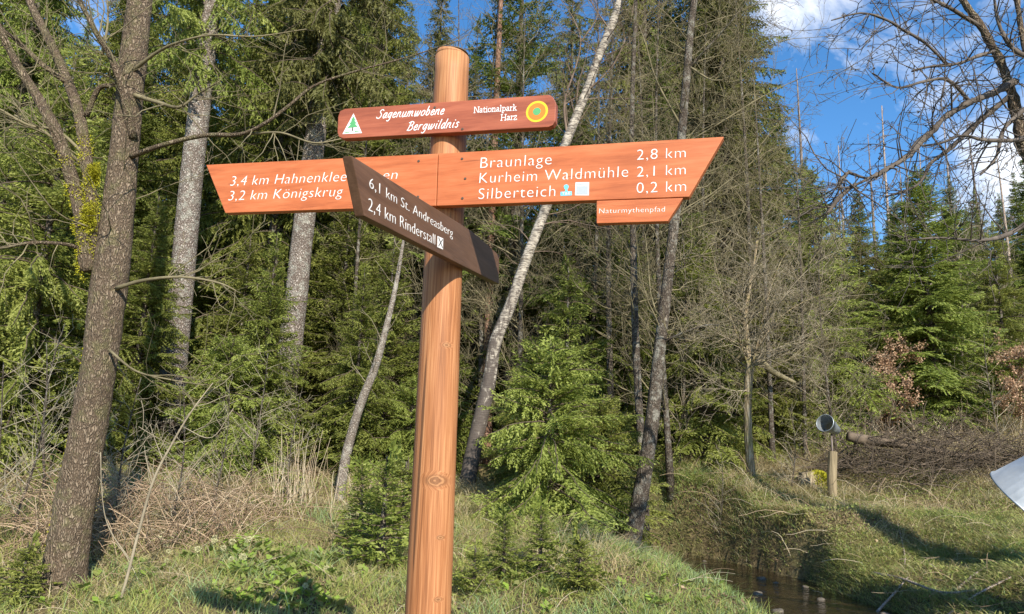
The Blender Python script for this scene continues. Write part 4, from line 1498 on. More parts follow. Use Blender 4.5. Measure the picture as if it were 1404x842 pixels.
bare_list = [
    (0, 805, 13.2, 1.0, 'bare lichen-grey broadleaf behind the birch, above the right arm board'),
    (1, 985, 12.6, 1.05, 'bare olive-twigged broadleaf behind the right arm board tip'),
    (0, 1060, 12.4, .82, 'bare olive-twigged broadleaf in front of the tall spruce'),
    (1, 870, 14.0, 1.1, 'bare broadleaf deep behind the two slim alders'),
    (2, 1110, 13.2, 1.05, 'low bare grey thicket tree behind the far metal funnel'),
    (2, 1000, 13.5, 1.15, 'low bare grey thicket tree behind the small rowan'),
    (0, 560, 15.0, .95, 'bare broadleaf seen through the gap left of the post head'),
    (1, 1170, 16, .8, 'bare broadleaf between the tall spruce and the far spruces'),
    (1, 920, 11.6, 1.1, 'bare olive-twigged broadleaf close behind the slim dark alder'),
    (0, 1030, 13.6, 1.05, 'tall bare broadleaf veiling the dense spruce crown'),
    (1, 1105, 12.8, .75, 'shorter bare broadleaf at the edge of the sky gap'),
    (0, 660, 13.0, 1.0, 'bare broadleaf veiling the sky right of the post head'),
    (1, 710, 12.4, 1.1, 'bare broadleaf close behind the leaning birch'),
    (1, 590, 13.2, 1.15, 'bare broadleaf veiling the sky left of the post head'),
    (0, 840, 12.2, 1.05, 'bare broadleaf above the middle of the right arm board'),
    (0, 480, 13.6, 1.0, 'bare broadleaf behind the flaking trunk, left of the post head'),
    (0, 625, 15.5, .9, 'bare broadleaf deep behind the post head'),
    (1, 745, 14.2, 1.05, 'bare broadleaf behind the leaning birch crown'),
    (2, 1150, 13.0, 1.0, 'low bare grey thicket tree right behind the fallen log end'),
    (2, 1330, 19.5, 1.3, 'bare brown thicket tree beside the broad-skirted spruce'),
    (1, 1290, 24, .75, 'bare brownish broadleaf behind the broad-skirted spruce'),
    (1, 1385, 23, .8, 'bare brownish broadleaf on the slope near the right edge'),
    (2, 1380, 18, 1.2, 'low bare thicket tree above the right edge beech'),
    (2, 930, 12.0, 1.0, 'low bare bush with grey twigs just right of the slim dark alder'),
]
for i, (k_, px, Y, sc, lab) in enumerate(bare_list):
    P_bare[k_].plant('bare_tree', lab, 'tree', base_at(px, Y), i * 1.9, sc)

# ------------------------------------------------------------------ spruces one can tell apart
named = [
    (P_young[2], 12, 9.6, 1.15, 'light green spruce at the left edge behind the thick alder'),
    (P_young[0], 168, 10.6, .85, 'green spruce between the thick alder and the tallest bare stem'),
    (P_young[1], 348, 10.9, .82, 'dense green spruce below the left arm board'),
    (P_young[0], 520, 12.3, 1.1, 'shaded green spruce behind the short grey-brown birch stem'),
    (P_light, 752, 8.7, .88, 'small bright green spruce in front of the birch foot'),
    (P_young[1], 775, 11.0, 1.05, 'green spruce under the right arm board, behind the bright small one'),
    (P_young[2], 965, 12.2, .85, 'bushy spruce right of the slim dark alder'),
    (P_young[0], 452, 14.0, 1.25, 'green spruce around the flaking grey trunk'),
    (P_tall[1], 1005, 15.0, .95, 'tall dense spruce whose edge meets the blue sky'),
    (P_open, 695, 13.6, 1.0, 'dark open spruce right of the post head'),
    (P_young[2], 1135, 14.2, 1.1, 'olive green spruce behind the far metal funnel'),
    (P_broad, 1292, 15.8, .74, 'dark green spruce with broad skirt beyond the brush pile'),
    (P_mid[1], 1200, 20.0, .66, 'dark pointed spruce left of the broad-skirted one'),
    (P_mid[1], 1372, 25, .72, 'spruce on the slope at the right edge'),
    (P_young[0], 860, 13.0, .95, 'shaded spruce behind the two slim alders'),
    (P_young[1], 600, 12.6, .95, 'shaded spruce right behind the sign post'),
    (P_mid[0], 110, 14.0, 1.0, 'dark tall spruce behind the fork of the thick alder'),
    (P_young[1], -60, 10.4, 1.2, 'spruce cut by the left picture edge'),
    (P_young[0], 1145, 17.5, 1.0, 'green spruce above the fallen log end, left of the copper beech'),
    (P_mid[1], 1252, 22.5, .60, 'mid green spruce left behind the broad-skirted spruce'),
    (P_mid[0], 1338, 21.5, .62, 'dark spruce right behind the broad-skirted spruce'),
    (P_young[2], 1395, 16.6, .85, 'light spruce above the right edge beech'),
    (P_young[1], 1172, 18.5, 1.05, 'dense spruce between far funnel and copper beech'),
    (P_tall[1], 570, 16.5, .8, 'brownish-olive spruce seen just left of the post head'),
    (P_open, 628, 15.4, .8, 'dark open spruce directly behind the post head'),
    (P_tall[1], 775, 16.5, .8, 'olive drooping spruce seen through the birch crown'),
    (P_young[2], 705, 10.9, .5, 'low bushy spruce just behind the birch foot'),
    (P_light, 825, 9.7, .78, 'loose bright spruce between the small bright one and the slim alders'),
    (P_light, 300, 10.2, .8, 'low bright spruce bush behind the brambles'),
    (P_light, 560, 11.2, .62, 'low bright spruce bush left of the birch foot'),
    (P_young[0], 310, 13.4, 1.2, 'green spruce standing close beside the tallest bare stem'),
    (P_young[2], 50, 11.6, 1.1, 'light green spruce directly behind the thick alder trunk'),
    (P_young[1], 480, 11.2, .75, 'low green spruce just right of the upright dead stalks'),
    (P_mid[1], 640, 13.6, .78, 'mid green spruce filling the gap behind the post and birch'),
    (P_mid[1], 790, 13.8, .85, 'mid green spruce rising behind the right arm board'),
    (P_mid[0], 905, 14.6, .95, 'dark spruce hidden behind the twigs of the slim alders'),
    (P_young[2], 1065, 13.4, .8, 'small light spruce behind the pale split rowan trunk'),
    (P_young[0], 1225, 19, .9, 'small green spruce beside the copper beech'),
    (P_tall[0], 345, 14.8, .95, 'tall green spruce between the two grey trunks'),
]
for i, (pr, px, Y, sc, lab) in enumerate(named):
    pr.plant('spruce_tree', lab, 'spruce', base_at(px, Y), i * 2.4 + .7, sc)

rng = np.random.RandomState(77)
placed = [(base_at(px, Y)[0], Y) for _, px, Y, _, _ in named]
cnt = 0
tries = 0
while cnt < 66 and tries < 4000:
    tries += 1
    Y = rng.uniform(14.5, 30)
    px = rng.uniform(-140, 1010)
    b_ = base_at(px, Y)
    if any((b_[0] - q[0]) ** 2 + (b_[1] - q[1]) ** 2 < 1.7 ** 2 for q in placed):
        continue
    gap_sky = 530 < px < 850
    pr = P_mid[rng.randint(2)] if gap_sky else (P_tall[0] if rng.rand() < .5 else P_mid[rng.randint(2)])
    sc = rng.uniform(.8, 1.15)
    if gap_sky:
        sc = (1.6 + (640 - 195) / FPX * Y - b_[2]) / 9 * rng.uniform(.75, 1.05)
        sc = max(.5, min(sc, 1.5))
    elif pr in P_mid:
        sc *= 1.25
    placed.append((b_[0], b_[1]))
    pr.plant('spruce_tree', 'dark spruce standing in the depth of the wood behind the signpost', 'spruce', b_, rng.uniform(0, 6.28), sc, 'spruces deep in the wood')
    cnt += 1
for (px, Y, sc) in [(1240, 30, .62), (1160, 27, .6), (1320, 33, .60), (1425, 31, .75), (1270, 38, .62), (1190, 36, .62), (1350, 42, .6), (1120, 22, .72), (1450, 22, .8), (1080, 20, .95), (1400, 38, .6)]:
    P_mid[int(px) % 2].plant('spruce_tree', 'small dark spruce on the rising slope far right', 'spruce', base_at(px, Y, 560), px, sc, 'spruces on the far slope')

# ------------------------------------------------------------------ dead spruces against the sky
def dead_proto(H, r0, seed, mat, nst=40):
    rng = np.random.RandomState(seed)
    p, r = taper(H, r0, .02, 12, .1, rng)
    tb = MB()
    tb.tube(p, r, 8)
    out = []
    sprout(out, p, r, rng, nst, (.4, 1.3), dict(FINE, dens=(2, 3, 4), up=-.03, rmin=.006), 1, 2, .35, (70, 100))
    cb = MB()
    tubes(out, cb, (8, 4, 3))
    return Proto(tb.mesh('dead_spruce_trunk', M[mat], True), cb.mesh('dead_spruce_branches', M['twig_brown'], True), 'branches')


P_dead = [dead_proto(13, .15, 71, 'bark_dead'), dead_proto(14, .16, 72, 'bark_dead_dark', 60), dead_proto(11, .10, 73, 'bark_dead', 20)]
for (k_, px, Y, topy, lab) in [
    (1, 1112, 26, 95, 'dead grey spruce pole beside the tall dense spruce'),
    (1, 1213, 24, 185, 'dead spruce with dark top and pale lower stem'),
    (2, 1240, 27, 145, 'straight whitish dead pole against the sky'),
    (0, 1326, 28, 170, 'pinkish peeling dead spruce trunk beneath the hanging branches'),
    (1, 1362, 30, 160, 'dark dead spruce at the right, behind the peeling one'),
    (2, 1172, 34, 200, 'thin far dead pole on the skyline'),
    (2, 1290, 36, 190, 'thin dead pole above the broad-skirted spruce'),
    (0, 1400, 24, 200, 'leaning dead trunk by the right picture edge'),
    (1, 1258, 40, 215, 'distant dead spruce top in the middle of the sky gap'),
]:
    b_ = base_at(px, Y, 540)
    Hn = at(px, topy, Y)[2] - b_[2]
    H0 = (13, 14, 11)[k_]
    P_dead[k_].plant('dead_spruce', lab, 'dead tree', b_, px, Hn / H0)

# --- beech with withered leaves
def beech_proto(H, seed, nleaf):
    rng = np.random.RandomState(seed)
    p, r = taper(H, .03, .005, 8, .05, rng)
    out = [(0, p, r)]
    sprout(out, p, r, rng, 26, (.4, 1.1), dict(FINE, rmin=.004), 1, 3, .1, (35, 75))
    tb = MB()
    tubes(out, tb)
    cb = MB()
    ends = np.concatenate([q for lev, q, _ in out if lev >= 1])
    q = ends[rng.randint(len(ends), size=nleaf)] + rng.normal(0, .05, (nleaf, 3))
    cb.blades(q, rng.normal(0, 1, (nleaf, 3)) + [0, 0, -.6], rng.uniform(.035, .065, nleaf), .034, rng.normal(0, 1, (nleaf, 3)), 1.5, rng, rng.rand(nleaf))
    return Proto(tb.mesh('beech_trunk', M['twig_brown'], True), cb.mesh('beech_leaves', M['leaf_brown']), 'leaves')


P_beech = beech_proto(2.1, 81, 5200)
P_beech.plant('young_beech', 'young beech with withered copper leaves beyond the brush pile', 'shrub', base_at(1222, 15.0, 575), 0, .9)
P_beech.plant('young_beech', 'rust-leaved young beech at the right picture edge', 'shrub', base_at(1412, 14.6, 575), 2, .85)

# --- overhanging tree at the right, its trunk outside the frame
def overhang():
    rng = np.random.RandomState(91)
    base = np.array([4.95, 4.5, gz(4.95, 4.5)])
    tr = thing('overhanging_oak', 'bare dark tree whose knobbly branches hang into the upper right sky', 'tree', tuple(base))
    p, r = dense_path([base - [0, 0, .2], base + [0, 0, .6], base + [-.1, .05, 1.5], base + [-.3, .1, 2.4], base + [-.35, .1, 3.4], base + [-.3, .1, 5], base + [-.2, .2, 7]], [.24, .2, .17, .15, .13, .1, .05], 6)
    mb = MB()
    mb.tube(p, r, 14, jitter=bark_jit(len(p), 14, rng, .08))
    put('trunk', mb.mesh('overhanging_trunk', M['bark_dark'], True, base), tr)
    s2 = np.array([5.75, 4.7, gz(5.75, 4.7)])
    p2, r2 = dense_path([s2 - [0, 0, .2], s2 + [0, 0, 1], s2 + [.1, .05, 2.4], s2 + [.2, .1, 4], s2 + [.3, .1, 7]], [.24, .2, .18, .15, .05], 6)
    mb = MB()
    mb.tube(p2, r2, 14, jitter=bark_jit(len(p2), 14, rng, .08))
    put('trunk', mb.mesh('overhanging_trunk', M['bark_dark'], True, base), tr)
    fork = p[14]
    limbs = [
        [(1470, 380, 4.6, 26), (1430, 270, 4.7, 20), (1404, 205, 4.75, 16), (1395, 160, 4.75, 14), (1384, 120, 4.75, 13), (1372, 85, 4.75, 12), (1352, 48, 4.75, 11), (1332, 18, 4.75, 10), (1305, -20, 4.75, 8)],
        [(1450, 160, 4.6, 14), (1420, 110, 4.6, 11), (1404, 60, 4.6, 9), (1396, 10, 4.6, 8), (1392, -40, 4.6, 7)],
        [(1392, 112, 4.7, 11), (1366, 126, 4.6, 10), (1344, 134, 4.55, 9), (1316, 148, 4.5, 9), (1296, 160, 4.45, 8), (1280, 178, 4.4, 8), (1262, 194, 4.4, 10), (1246, 212, 4.35, 7), (1226, 226, 4.3, 6), (1204, 240, 4.3, 5), (1186, 244, 4.3, 4), (1162, 236, 4.3, 5)],
        [(1388, 130, 4.75, 9), (1352, 158, 4.8, 8), (1330, 178, 4.8, 7), (1300, 206, 4.8, 6), (1276, 224, 4.8, 5), (1262, 250, 4.8, 4), (1240, 262, 4.8, 3.5), (1214, 270, 4.8, 3)],
        [(1364, 70, 4.75, 6), (1338, 78, 4.6, 5), (1310, 88, 4.5, 4), (1272, 92, 4.5, 4), (1250, 98, 4.5, 3)],
        [(1344, 36, 4.75, 6), (1300, 10, 4.6, 5), (1272, -4, 4.5, 4)],
        [(1300, 90, 4.5, 4), (1270, 60, 4.4, 4), (1240, 42, 4.4, 4), (1212, 26, 4.3, 4), (1180, 18, 4.3, 3), (1140, 28, 4.2, 2)],
        [(1250, 212, 4.35, 5), (1196, 242, 4.3, 4), (1165, 258, 4.3, 5), (1150, 272, 4.3, 6), (1138, 288, 4.3, 5), (1132, 294, 4.3, 3)],
        [(1162, 237, 4.3, 5), (1154, 246, 4.3, 6), (1150, 256, 4.3, 4)],
        [(1420, 300, 4.5, 9), (1380, 322, 4.4, 6), (1340, 330, 4.3, 4), (1290, 326, 4.3, 3), (1240, 330, 4.3, 2.4)],
        [(1330, 140, 4.55, 6), (1300, 110, 4.4, 5), (1266, 112, 4.4, 4), (1230, 120, 4.3, 3), (1196, 100, 4.3, 2)],
        [(1404, 150, 4.6, 8), (1376, 178, 4.5, 6), (1366, 215, 4.4, 4), (1344, 240, 4.3, 3)],
        [(1430, 60, 4.4, 10), (1400, 75, 4.3, 7), (1372, 40, 4.3, 5), (1362, -10, 4.3, 4)],
        [(1420, 180, 4.5, 10), (1396, 192, 4.4, 7), (1350, 192, 4.3, 5), (1320, 186, 4.3, 4), (1290, 196, 4.3, 3), (1262, 200, 4.3, 2)],
    ]
    out = []
    for i, l in enumerate(limbs):
        lp, lr = px_path(l, 5)
        if i == 0:
            lp = np.concatenate([[fork, (fork + lp[0]) / 2], lp])
            lr = np.concatenate([[.1, .08], lr])
        lb = MB()
        lb.tube(lp, np.maximum(lr, .004) * rng.uniform(.85, 1.2, len(lp)), 8, jitter=bark_jit(len(lp), 8, rng, .35))
        put('limb', lb.mesh('overhanging_limb', M['twig_dark'] if i not in (0, 1) else M['bark_alder'], True, base), tr)
        sprout(out, lp, lr, rng, 20 if i > 1 else 10, (.2, .8), dict(FINE, wander=.24, rmin=.002, up=-.005), 2, 4, .1, (35, 85))
    tb = MB()
    tubes(out, tb)
    # small knobs and buds along the twigs
    n_ = 2600
    allp = np.concatenate([q for _, q, _ in out])
    q = allp[rng.randint(len(allp), size=n_)]
    tb.blades(q, rng.normal(0, 1, (n_, 3)), .012 + .012 * rng.rand(n_), .008, rng.normal(0, 1, (n_, 3)), 1.5, rng)
    put('twigs', tb.mesh('overhanging_twigs', M['twig_dark'], True, base), tr)


overhang()

# ------------------------------------------------------------------ seedlings
seed_list = [(488, 7.2, 1.0, 0, 'dark upright spruce seedling left of the sign post'), (520, 6.6, 1.25, 0, 'spruce seedling touching the left side of the sign post'),
             (548, 7.8, 1.2, 1, 'taller spruce seedling with yellow stem behind the sign post'), (795, 6.1, .75, 1, 'yellow-green spruce seedling in the grass right of the post'),
             (690, 6.3, .7, 0, 'spruce seedling right beside the sign post foot'), (740, 6.4, .8, 0, 'lone dark seedling between the post and the yellow-green one'),
             (30, 5.7, .75, 1, 'spruce seedling in front of the thick alder foot'), (650, 6.0, .6, 1, 'tiny seedling close right of the post')]
for i, (px, Y, sc, k_, lab) in enumerate(seed_list):
    P_seed[k_].plant('spruce_seedling', lab, 'seedling', base_at(px, Y, 800), i * 1.3, sc)

# ------------------------------------------------------------------ far listening funnel, post, log, stump, brush pile
def cone_mesh(c_mouth, axis, r0, r1, L, nseg=28, th=.004):
    axis = nz(axis)
    a = nz(np.cross(axis, [0, 0, 1]))
    b = np.cross(axis, a)
    ang = np.arange(nseg) / nseg * 2 * np.pi
    ring = lambda c, r: c + r * (np.cos(ang)[:, None] * a + np.sin(ang)[:, None] * b)
    c_mouth = np.array(c_mouth)
    rings = [ring(c_mouth, r0), ring(c_mouth + axis * L * .5, (r0 + r1) / 2), ring(c_mouth + axis * L, r1),
             ring(c_mouth + axis * L, r1 - th), ring(c_mouth + axis * L * .5, (r0 + r1) / 2 - th), ring(c_mouth, r0 - th), ring(c_mouth - axis * .004, r0 - th), ring(c_mouth - axis * .004, r0 + th), ring(c_mouth + axis * .008, r0 + th)]
    V = np.concatenate(rings)
    n_ = len(rings)
    F = []
    for i in range(n_):
        for j in range(nseg):
            i2, j2 = (i + 1) % n_, (j + 1) % nseg
            F.append([i * nseg + j, i * nseg + j2, i2 * nseg + j2, i2 * nseg + j])
    return V, F


bp = at(1142, 686, 10.5)
bp[2] = gz(bp[0], 10.5)
ls = thing('listening_post', 'short wooden post carrying a grey metal funnel across the brook', 'listening post', tuple(bp))
top_h = at(1142, 619, 10.5)
mb = MB()
mb.tube([bp - [0, 0, .2], bp + [0, 0, .25], top_h], [.066, .064, .060], 16)
put('post', mb.mesh('listening_post', M['grey_wood'], False, bp), ls)
cm = at(1131, 580, 10.45)
ce = at(1152, 594, 10.75)
mb = MB()
mb.tube([top_h - [0.01, 0, .1], (top_h + cm) / 2 + [.08, .1, -.02], (cm + ce) / 2 + [0, .05, -.08]], .012, 8)
put('rod', mb.mesh('rod', M['bark_dead_dark'], True, bp), ls)
mb = MB()
mb.add(*cone_mesh(cm, ce - cm, .122, .065, .34))
put('funnel', mb.mesh('funnel', M['zinc'], True, bp), ls)

# near funnel at the right edge
cm = at(1420, 696, 4.0)
ax = at(1474, 646, 3.86) - cm
ftop = cm + nz(ax) * .3
nb_ = np.array([ftop[0] + .05, ftop[1], gz(ftop[0] + .05, ftop[1])])
nf = thing('listening_post', 'large pale zinc funnel cut off by the right picture edge', 'listening post', tuple(nb_))
mb = MB()
mb.add(*cone_mesh(cm, ax, .25, .10, .55, 40))
put('funnel', mb.mesh('funnel', M['zinc'], True, nb_), nf)
mb = MB()
mb.tube([nb_ - [0, 0, .2], nb_ + [0, 0, .4], [nb_[0], nb_[1], ftop[2] - .19]], [.08, .078, .075], 16)
put('post', mb.mesh('listening_post', M['grey_wood'], False, nb_), nf)

# mossy stump
sb = base_at(1112, 11.2, 650)
st_ = thing('tree_stump', 'low broken stump with yellow-green moss left of the short funnel post', 'stump', tuple(sb))
mb = MB()
rng = np.random.RandomState(5)
mb.tube([[0, 0, -.1], [0, 0, .06], [-.02, 0, .18], [-.03, 0, .26]], [.24, .2, .17, .13], 14, jitter=bark_jit(4, 14, rng, .5))
put('trunk', mb.mesh('stump_wood', M['bark_rowan'], True), st_)
ms = MB()
n_ = 1800
u = nz(rng.normal(0, 1, (n_, 3)) + [.3, -.3, .6])
ms.blades(np.array([0.08, -.06, .08]) + u * np.array([.15, .13, .15]) * (1 + .35 * vnoise(u[:, 0] * 3 + 9, u[:, 2] * 3 + 9, 1.0, 31))[:, None], u + rng.normal(0, .5, (n_, 3)), .035, .018, rng.normal(0, 1, (n_, 3)), 1.5, rng)
put('moss', ms.mesh('stump_moss', M['moss']), st_)

# mossy fallen bough behind the rowan
def log_thing(name, label, pts, rads, mat, seed, parts=(), cat='log', k=10):
    rng = np.random.RandomState(seed)
    p, r = dense_path(pts, rads, 5)
    base = p[0]
    o = thing(name, label, cat, tuple(base))
    mb = MB()
    mb.tube(p, r, k, jitter=bark_jit(len(p), k, rng, .15))
    put('trunk' if cat != 'stick' else 'stem', mb.mesh(name, M[mat], True, base), o)
    return o, p, r, base, rng


log_thing('mossy_bough', 'yellow mossy bough lying crosswise behind the small rowan trunk', [at(960, 492, 12.4), at(1000, 495, 12.2), at(1030, 488, 12), at(1060, 510, 12), at(1090, 525, 12.1)], [.05, .06, .07, .05, .03], 'twig_olive', 7)
lp = [at(1162, 598, 11.6), at(1185, 603, 11.6), at(1240, 610, 11.8), at(1300, 622, 12.0), at(1420, 640, 12.4)]
o, p, r, base, rng = log_thing('fallen_log', 'dark fallen log lying on the brush pile behind the funnel post', lp, [.075, .08, .06, .05, .03], 'brush', 8)
out = []
sprout(out, p, r, rng, 60, (.3, 1.1), dict(FINE, rmin=.004), 1, 3, .1, (40, 90), bias=(0, 0, -.1))
tb = MB()
tubes(out, tb)
put('branches', tb.mesh('log_branches', M['brush'], True, base), o)

# the brush pile under it: heap of brown dead twigs
bb = MB()
rng = np.random.RandomState(9)
cen = base_at(1275, 11.6, 640)
out = []
for i in range(680):
    x = rng.uniform(-1.5, 2.1)
    y = rng.uniform(-.8, .9)
    hmax = .75 * max(0, 1 - (x / 2.3) ** 2) * max(0, 1 - (y / 1.1) ** 2)
    q = np.array([cen[0] + x, cen[1] + y, 0])
    q[2] = gz(q[0], q[1]) + rng.uniform(-.02, hmax) - .02
    a = rng.uniform(0, 6.28)
    d = np.array([math.cos(a), math.sin(a) * .6, rng.uniform(-.25, .65)])
    grow(out, q, d, rng.uniform(.3, 1.0), .003 + .013 * rng.rand() ** 2.5, 2, 3, rng, dict(FINE, rmin=.0032, wander=.2, up=-.03))
tubes(out, bb)
bo = put('brush_pile', bb.mesh('brush_pile', M['brush'], True, cen), None, tuple(cen))
tag(bo, 'brown heap of dead brushwood on the far bank below the fallen log', 'brush pile')

# sticks in the brook bank
for i, (pts, w) in enumerate([([(1195, 768, 7.9), (1235, 790, 7.5), (1290, 818, 7.0), (1340, 832, 6.8)], 5), ([(1300, 836, 6.7), (1340, 832, 6.7), (1390, 834, 6.7)], 4),
                              ([(1310, 805, 7.2), (1335, 798, 7.3), (1355, 790, 7.4)], 4), ([(1192, 815, 7.3), (1230, 803, 7.4), (1245, 790, 7.5)], 4),
                              ([(1225, 690, 9.4), (1236, 730, 8.6), (1240, 765, 8.0), (1232, 800, 7.4)], 3.5)]):
    P3 = []
    for (px, py, Y) in pts:
        q = at(px, py, Y)
        P3.append([q[0], q[1], gz(q[0], q[1]) + .03])
    lab = ['long pale stick lying down the far bank into the brook', 'pale stick lying flat at the foot of the far bank', 'short grey stick lying on the far bank grass', 'forked grey stick propped over the brook edge', 'thin curved root hanging down the far bank'][i]
    log_thing('driftwood_stick', lab, P3, np.linspace(w, w * .5, len(P3)) / 2 / FPX * 7.2, 'bark_dead', 100 + i, cat='stick', k=6)

rng = np.random.RandomState(400)
def stone_mesh(seed):
    bm = bmesh.new()
    bmesh.ops.create_icosphere(bm, subdivisions=3, radius=1)
    for v in bm.verts:
        n_ = mnoise.noise(v.co * 1.3 + Vector((seed, 0, 0))) * .35 + mnoise.noise(v.co * 3.1 + Vector((0, seed, 0))) * .12
        v.co *= 1 + n_
        v.co.z *= .6
    me = bpy.data.meshes.new('stone')
    bm.to_mesh(me)
    bm.free()
    for p_ in me.polygons:
        p_.use_smooth = True
    me.materials.append(M['stone'])
    return me


M['stone'] = mat_plain('wet_brook_stone', (.06, .05, .04), (.20, .17, .13), 9, .45, .5)
STN = [stone_mesh(i * 3.3) for i in range(4)]
for i in range(16):
    k_ = rng.uniform(4, 9.4)
    a_, b_ = stream[int(k_)], stream[min(int(k_) + 1, len(stream) - 1)]
    q = a_ + (b_ - a_) * (k_ % 1)
    dn = nz(np.array([-(b_ - a_)[1], (b_ - a_)[0]])) * rng.choice([-1, 1]) * rng.uniform(.2, .62)
    o = put('stone', STN[i % 4], None, (q[0] + dn[0], q[1] + dn[1], WATER - .01), rng.uniform(0, 6), rng.uniform(.02, .06))
    tag(o, 'small wet stone lying in the shallow brook by the bank', 'stone', 'stones in the brook')

# bare sapling in front of the bramble, tall dead stalk
traced_tree('bare_sapling', 'thin straw-coloured sapling arching up in front of the brambles', 'sapling',
            [(156, 850, 5.6, 4.2), (172, 800, 5.6, 4), (190, 730, 5.6, 3.8), (210, 660, 5.6, 3.4), (235, 610, 5.6, 3), (262, 565, 5.6, 2.2), (292, 525, 5.6, 1.4)], 'twig_grey', 57, 6, limb_n=3,
            limbs=[[(180, 770, 5.6, 3), (150, 725, 5.55, 3), (140, 680, 5.5, 2.4), (138, 620, 5.5, 2)], [(250, 585, 5.6, 2.5), (290, 600, 5.5, 2), (320, 560, 5.5, 1.5)], [(235, 610, 5.6, 2.5), (215, 600, 5.5, 2), (190, 585, 5.5, 1.5)]],
            twigs=9, twL=(.15, .5), mx=3, t0=.3, sink=.02)
P_brush.plant('bare_bush', 'bare twiggy bush left of the thick alder foot', 'bush', base_at(20, 7.5, 700), 0, .75)
for px_, Y_, sc_, lab_ in [(118, 6.9, .5, 'pale twig bush right behind the thick alder foot'), (235, 7.4, .6, 'pale twig bush rising from the middle of the brambles'), (-20, 6.6, .7, 'pale twig bush cut by the left picture edge'),
                           (290, 8.2, .55, 'pale twig bush at the right end of the brambles'), (395, 9.0, .55, 'pale twig bush close by the upright dead stalks'), (60, 8.6, .8, 'pale twig bush deeper in the wood left of the thick alder'), (985, 10.8, .5, 'pale twig bush left of the small rowan foot'), (1085, 11.0, .5, 'pale twig bush by the mossy stump')]:
    P_brush.plant('bare_bush', lab_, 'bush', base_at(px_, Y_, 690), px_ * .37, sc_)
P_brush.plant('bare_bush', 'bare twiggy bush behind the tall dead stalks', 'bush', base_at(340, 9.6, 680), 1, .7)
P_brush.plant('bare_bush', 'bare twiggy bush just right of the thick alder foot', 'bush', base_at(165, 7.3, 700), 2, .62)
P_brush.plant('bare_bush', 'grey twiggy bush at the right edge behind the withered grass', 'bush', base_at(1370, 14.5, 590), 3, .9)
P_brush.plant('bare_bush', 'grey twiggy bush under the copper beech', 'bush', base_at(1195, 14.0, 600), 4, .75)
P_brush.plant('bare_bush', 'bare bush between bright small spruce and slim alder', 'bush', base_at(830, 9.9, 680), 5, .6)


# ------------------------------------------------------------------ grass, dead stalks, litter
def in_view(x, y, margin=1.6):
    return np.abs(x) < .70 * y + margin


def scatter(n, x0, x1, y0, y1, rng, dens=None, nostream=.55):
    x = rng.uniform(x0, x1, n)
    y = rng.uniform(y0, y1, n)
    k_ = in_view(x, y)
    d, s = stream_dist(x, y)
    k_ &= d > nostream + (vnoise(x, y, 1.1, 7) - .5) * .3
    if dens is not None:
        k_ &= rng.rand(n) < dens(x, y)
    return x[k_], y[k_], s[k_], d[k_]


def blades_grass(mb, x, y, h, w, lean, tint, rng, curl=1.0, z0=-.02):
    n = len(x)
    z = ground(x, y) + z0
    a = rng.uniform(0, 2 * np.pi, n)
    la = rng.uniform(0, 2 * np.pi, n)
    ld = np.stack([np.cos(la), np.sin(la)], -1)
    wd = np.stack([np.cos(a), np.sin(a), np.zeros(n)], -1) * w[:, None] / 2
    V = []
    for f, wf in ((0, 1), (.4, .85), (.75, .6), (1.0, .12)):
        off = ld * (lean * h * f ** (1 + curl))[:, None]
        zz_ = z + h * (f - .35 * np.minimum(lean, 1.6) * f ** 2.2)
        c = np.stack([x + off[:, 0], y + off[:, 1], zz_], -1)
        V += [c - wd * wf, c + wd * wf]
    V = np.stack(V, 1)
    F = np.array([[0, 1, 3, 2], [2, 3, 5, 4], [4, 5, 7, 6]])
    F = (np.arange(n)[:, None, None] * 8 + F[None])
    mb.add(V.reshape(-1, 3), F.reshape(-1, 4), np.repeat(tint, 8))


rng = np.random.RandomState(200)
# green meadow grass near the viewer and on the near bank
mb = MB()
x, y, s, d = scatter(230000, -6.5, 5, 4.6, 10.5, rng, lambda x, y: np.clip(.35 + .9 * vnoise(x, y, .9, 21) - .05 * np.maximum(y - 7, 0), .05, 1) * np.where(x < -1.3, .45, 1))
nearside = s < 0
x, y, d = x[nearside], y[nearside], d[nearside]
g = vnoise(x, y, .8, 22)
right = 1 / (1 + np.exp(-(x - .6) * 4))
h = rng.uniform(.05, .16, len(x)) * (.7 + .7 * g) * (1 - .25 * right)
tint = np.clip(.28 + .40 * g + .34 * right + rng.normal(0, .17, len(x)), 0, 1)
blades_grass(mb, x, y, h, rng.uniform(.004, .008, len(x)), rng.uniform(.2, 1.3, len(x)), tint, rng)
for (X, Y) in zip(rng.uniform(-4.2, 3.2, 150), rng.uniform(5.2, 9.5, 150)):
    if stream_dist(np.array([X]), np.array([Y]))[0][0] < .8:
        continue
    m_ = 70
    blades_grass(mb, X + rng.normal(0, .1, m_), Y + rng.normal(0, .1, m_), rng.uniform(.08, .24, m_), rng.uniform(.004, .008, m_), rng.uniform(.3, 1.4, m_), np.clip(rng.normal(rng.uniform(.5, .95), .12, m_), 0, 1), rng)
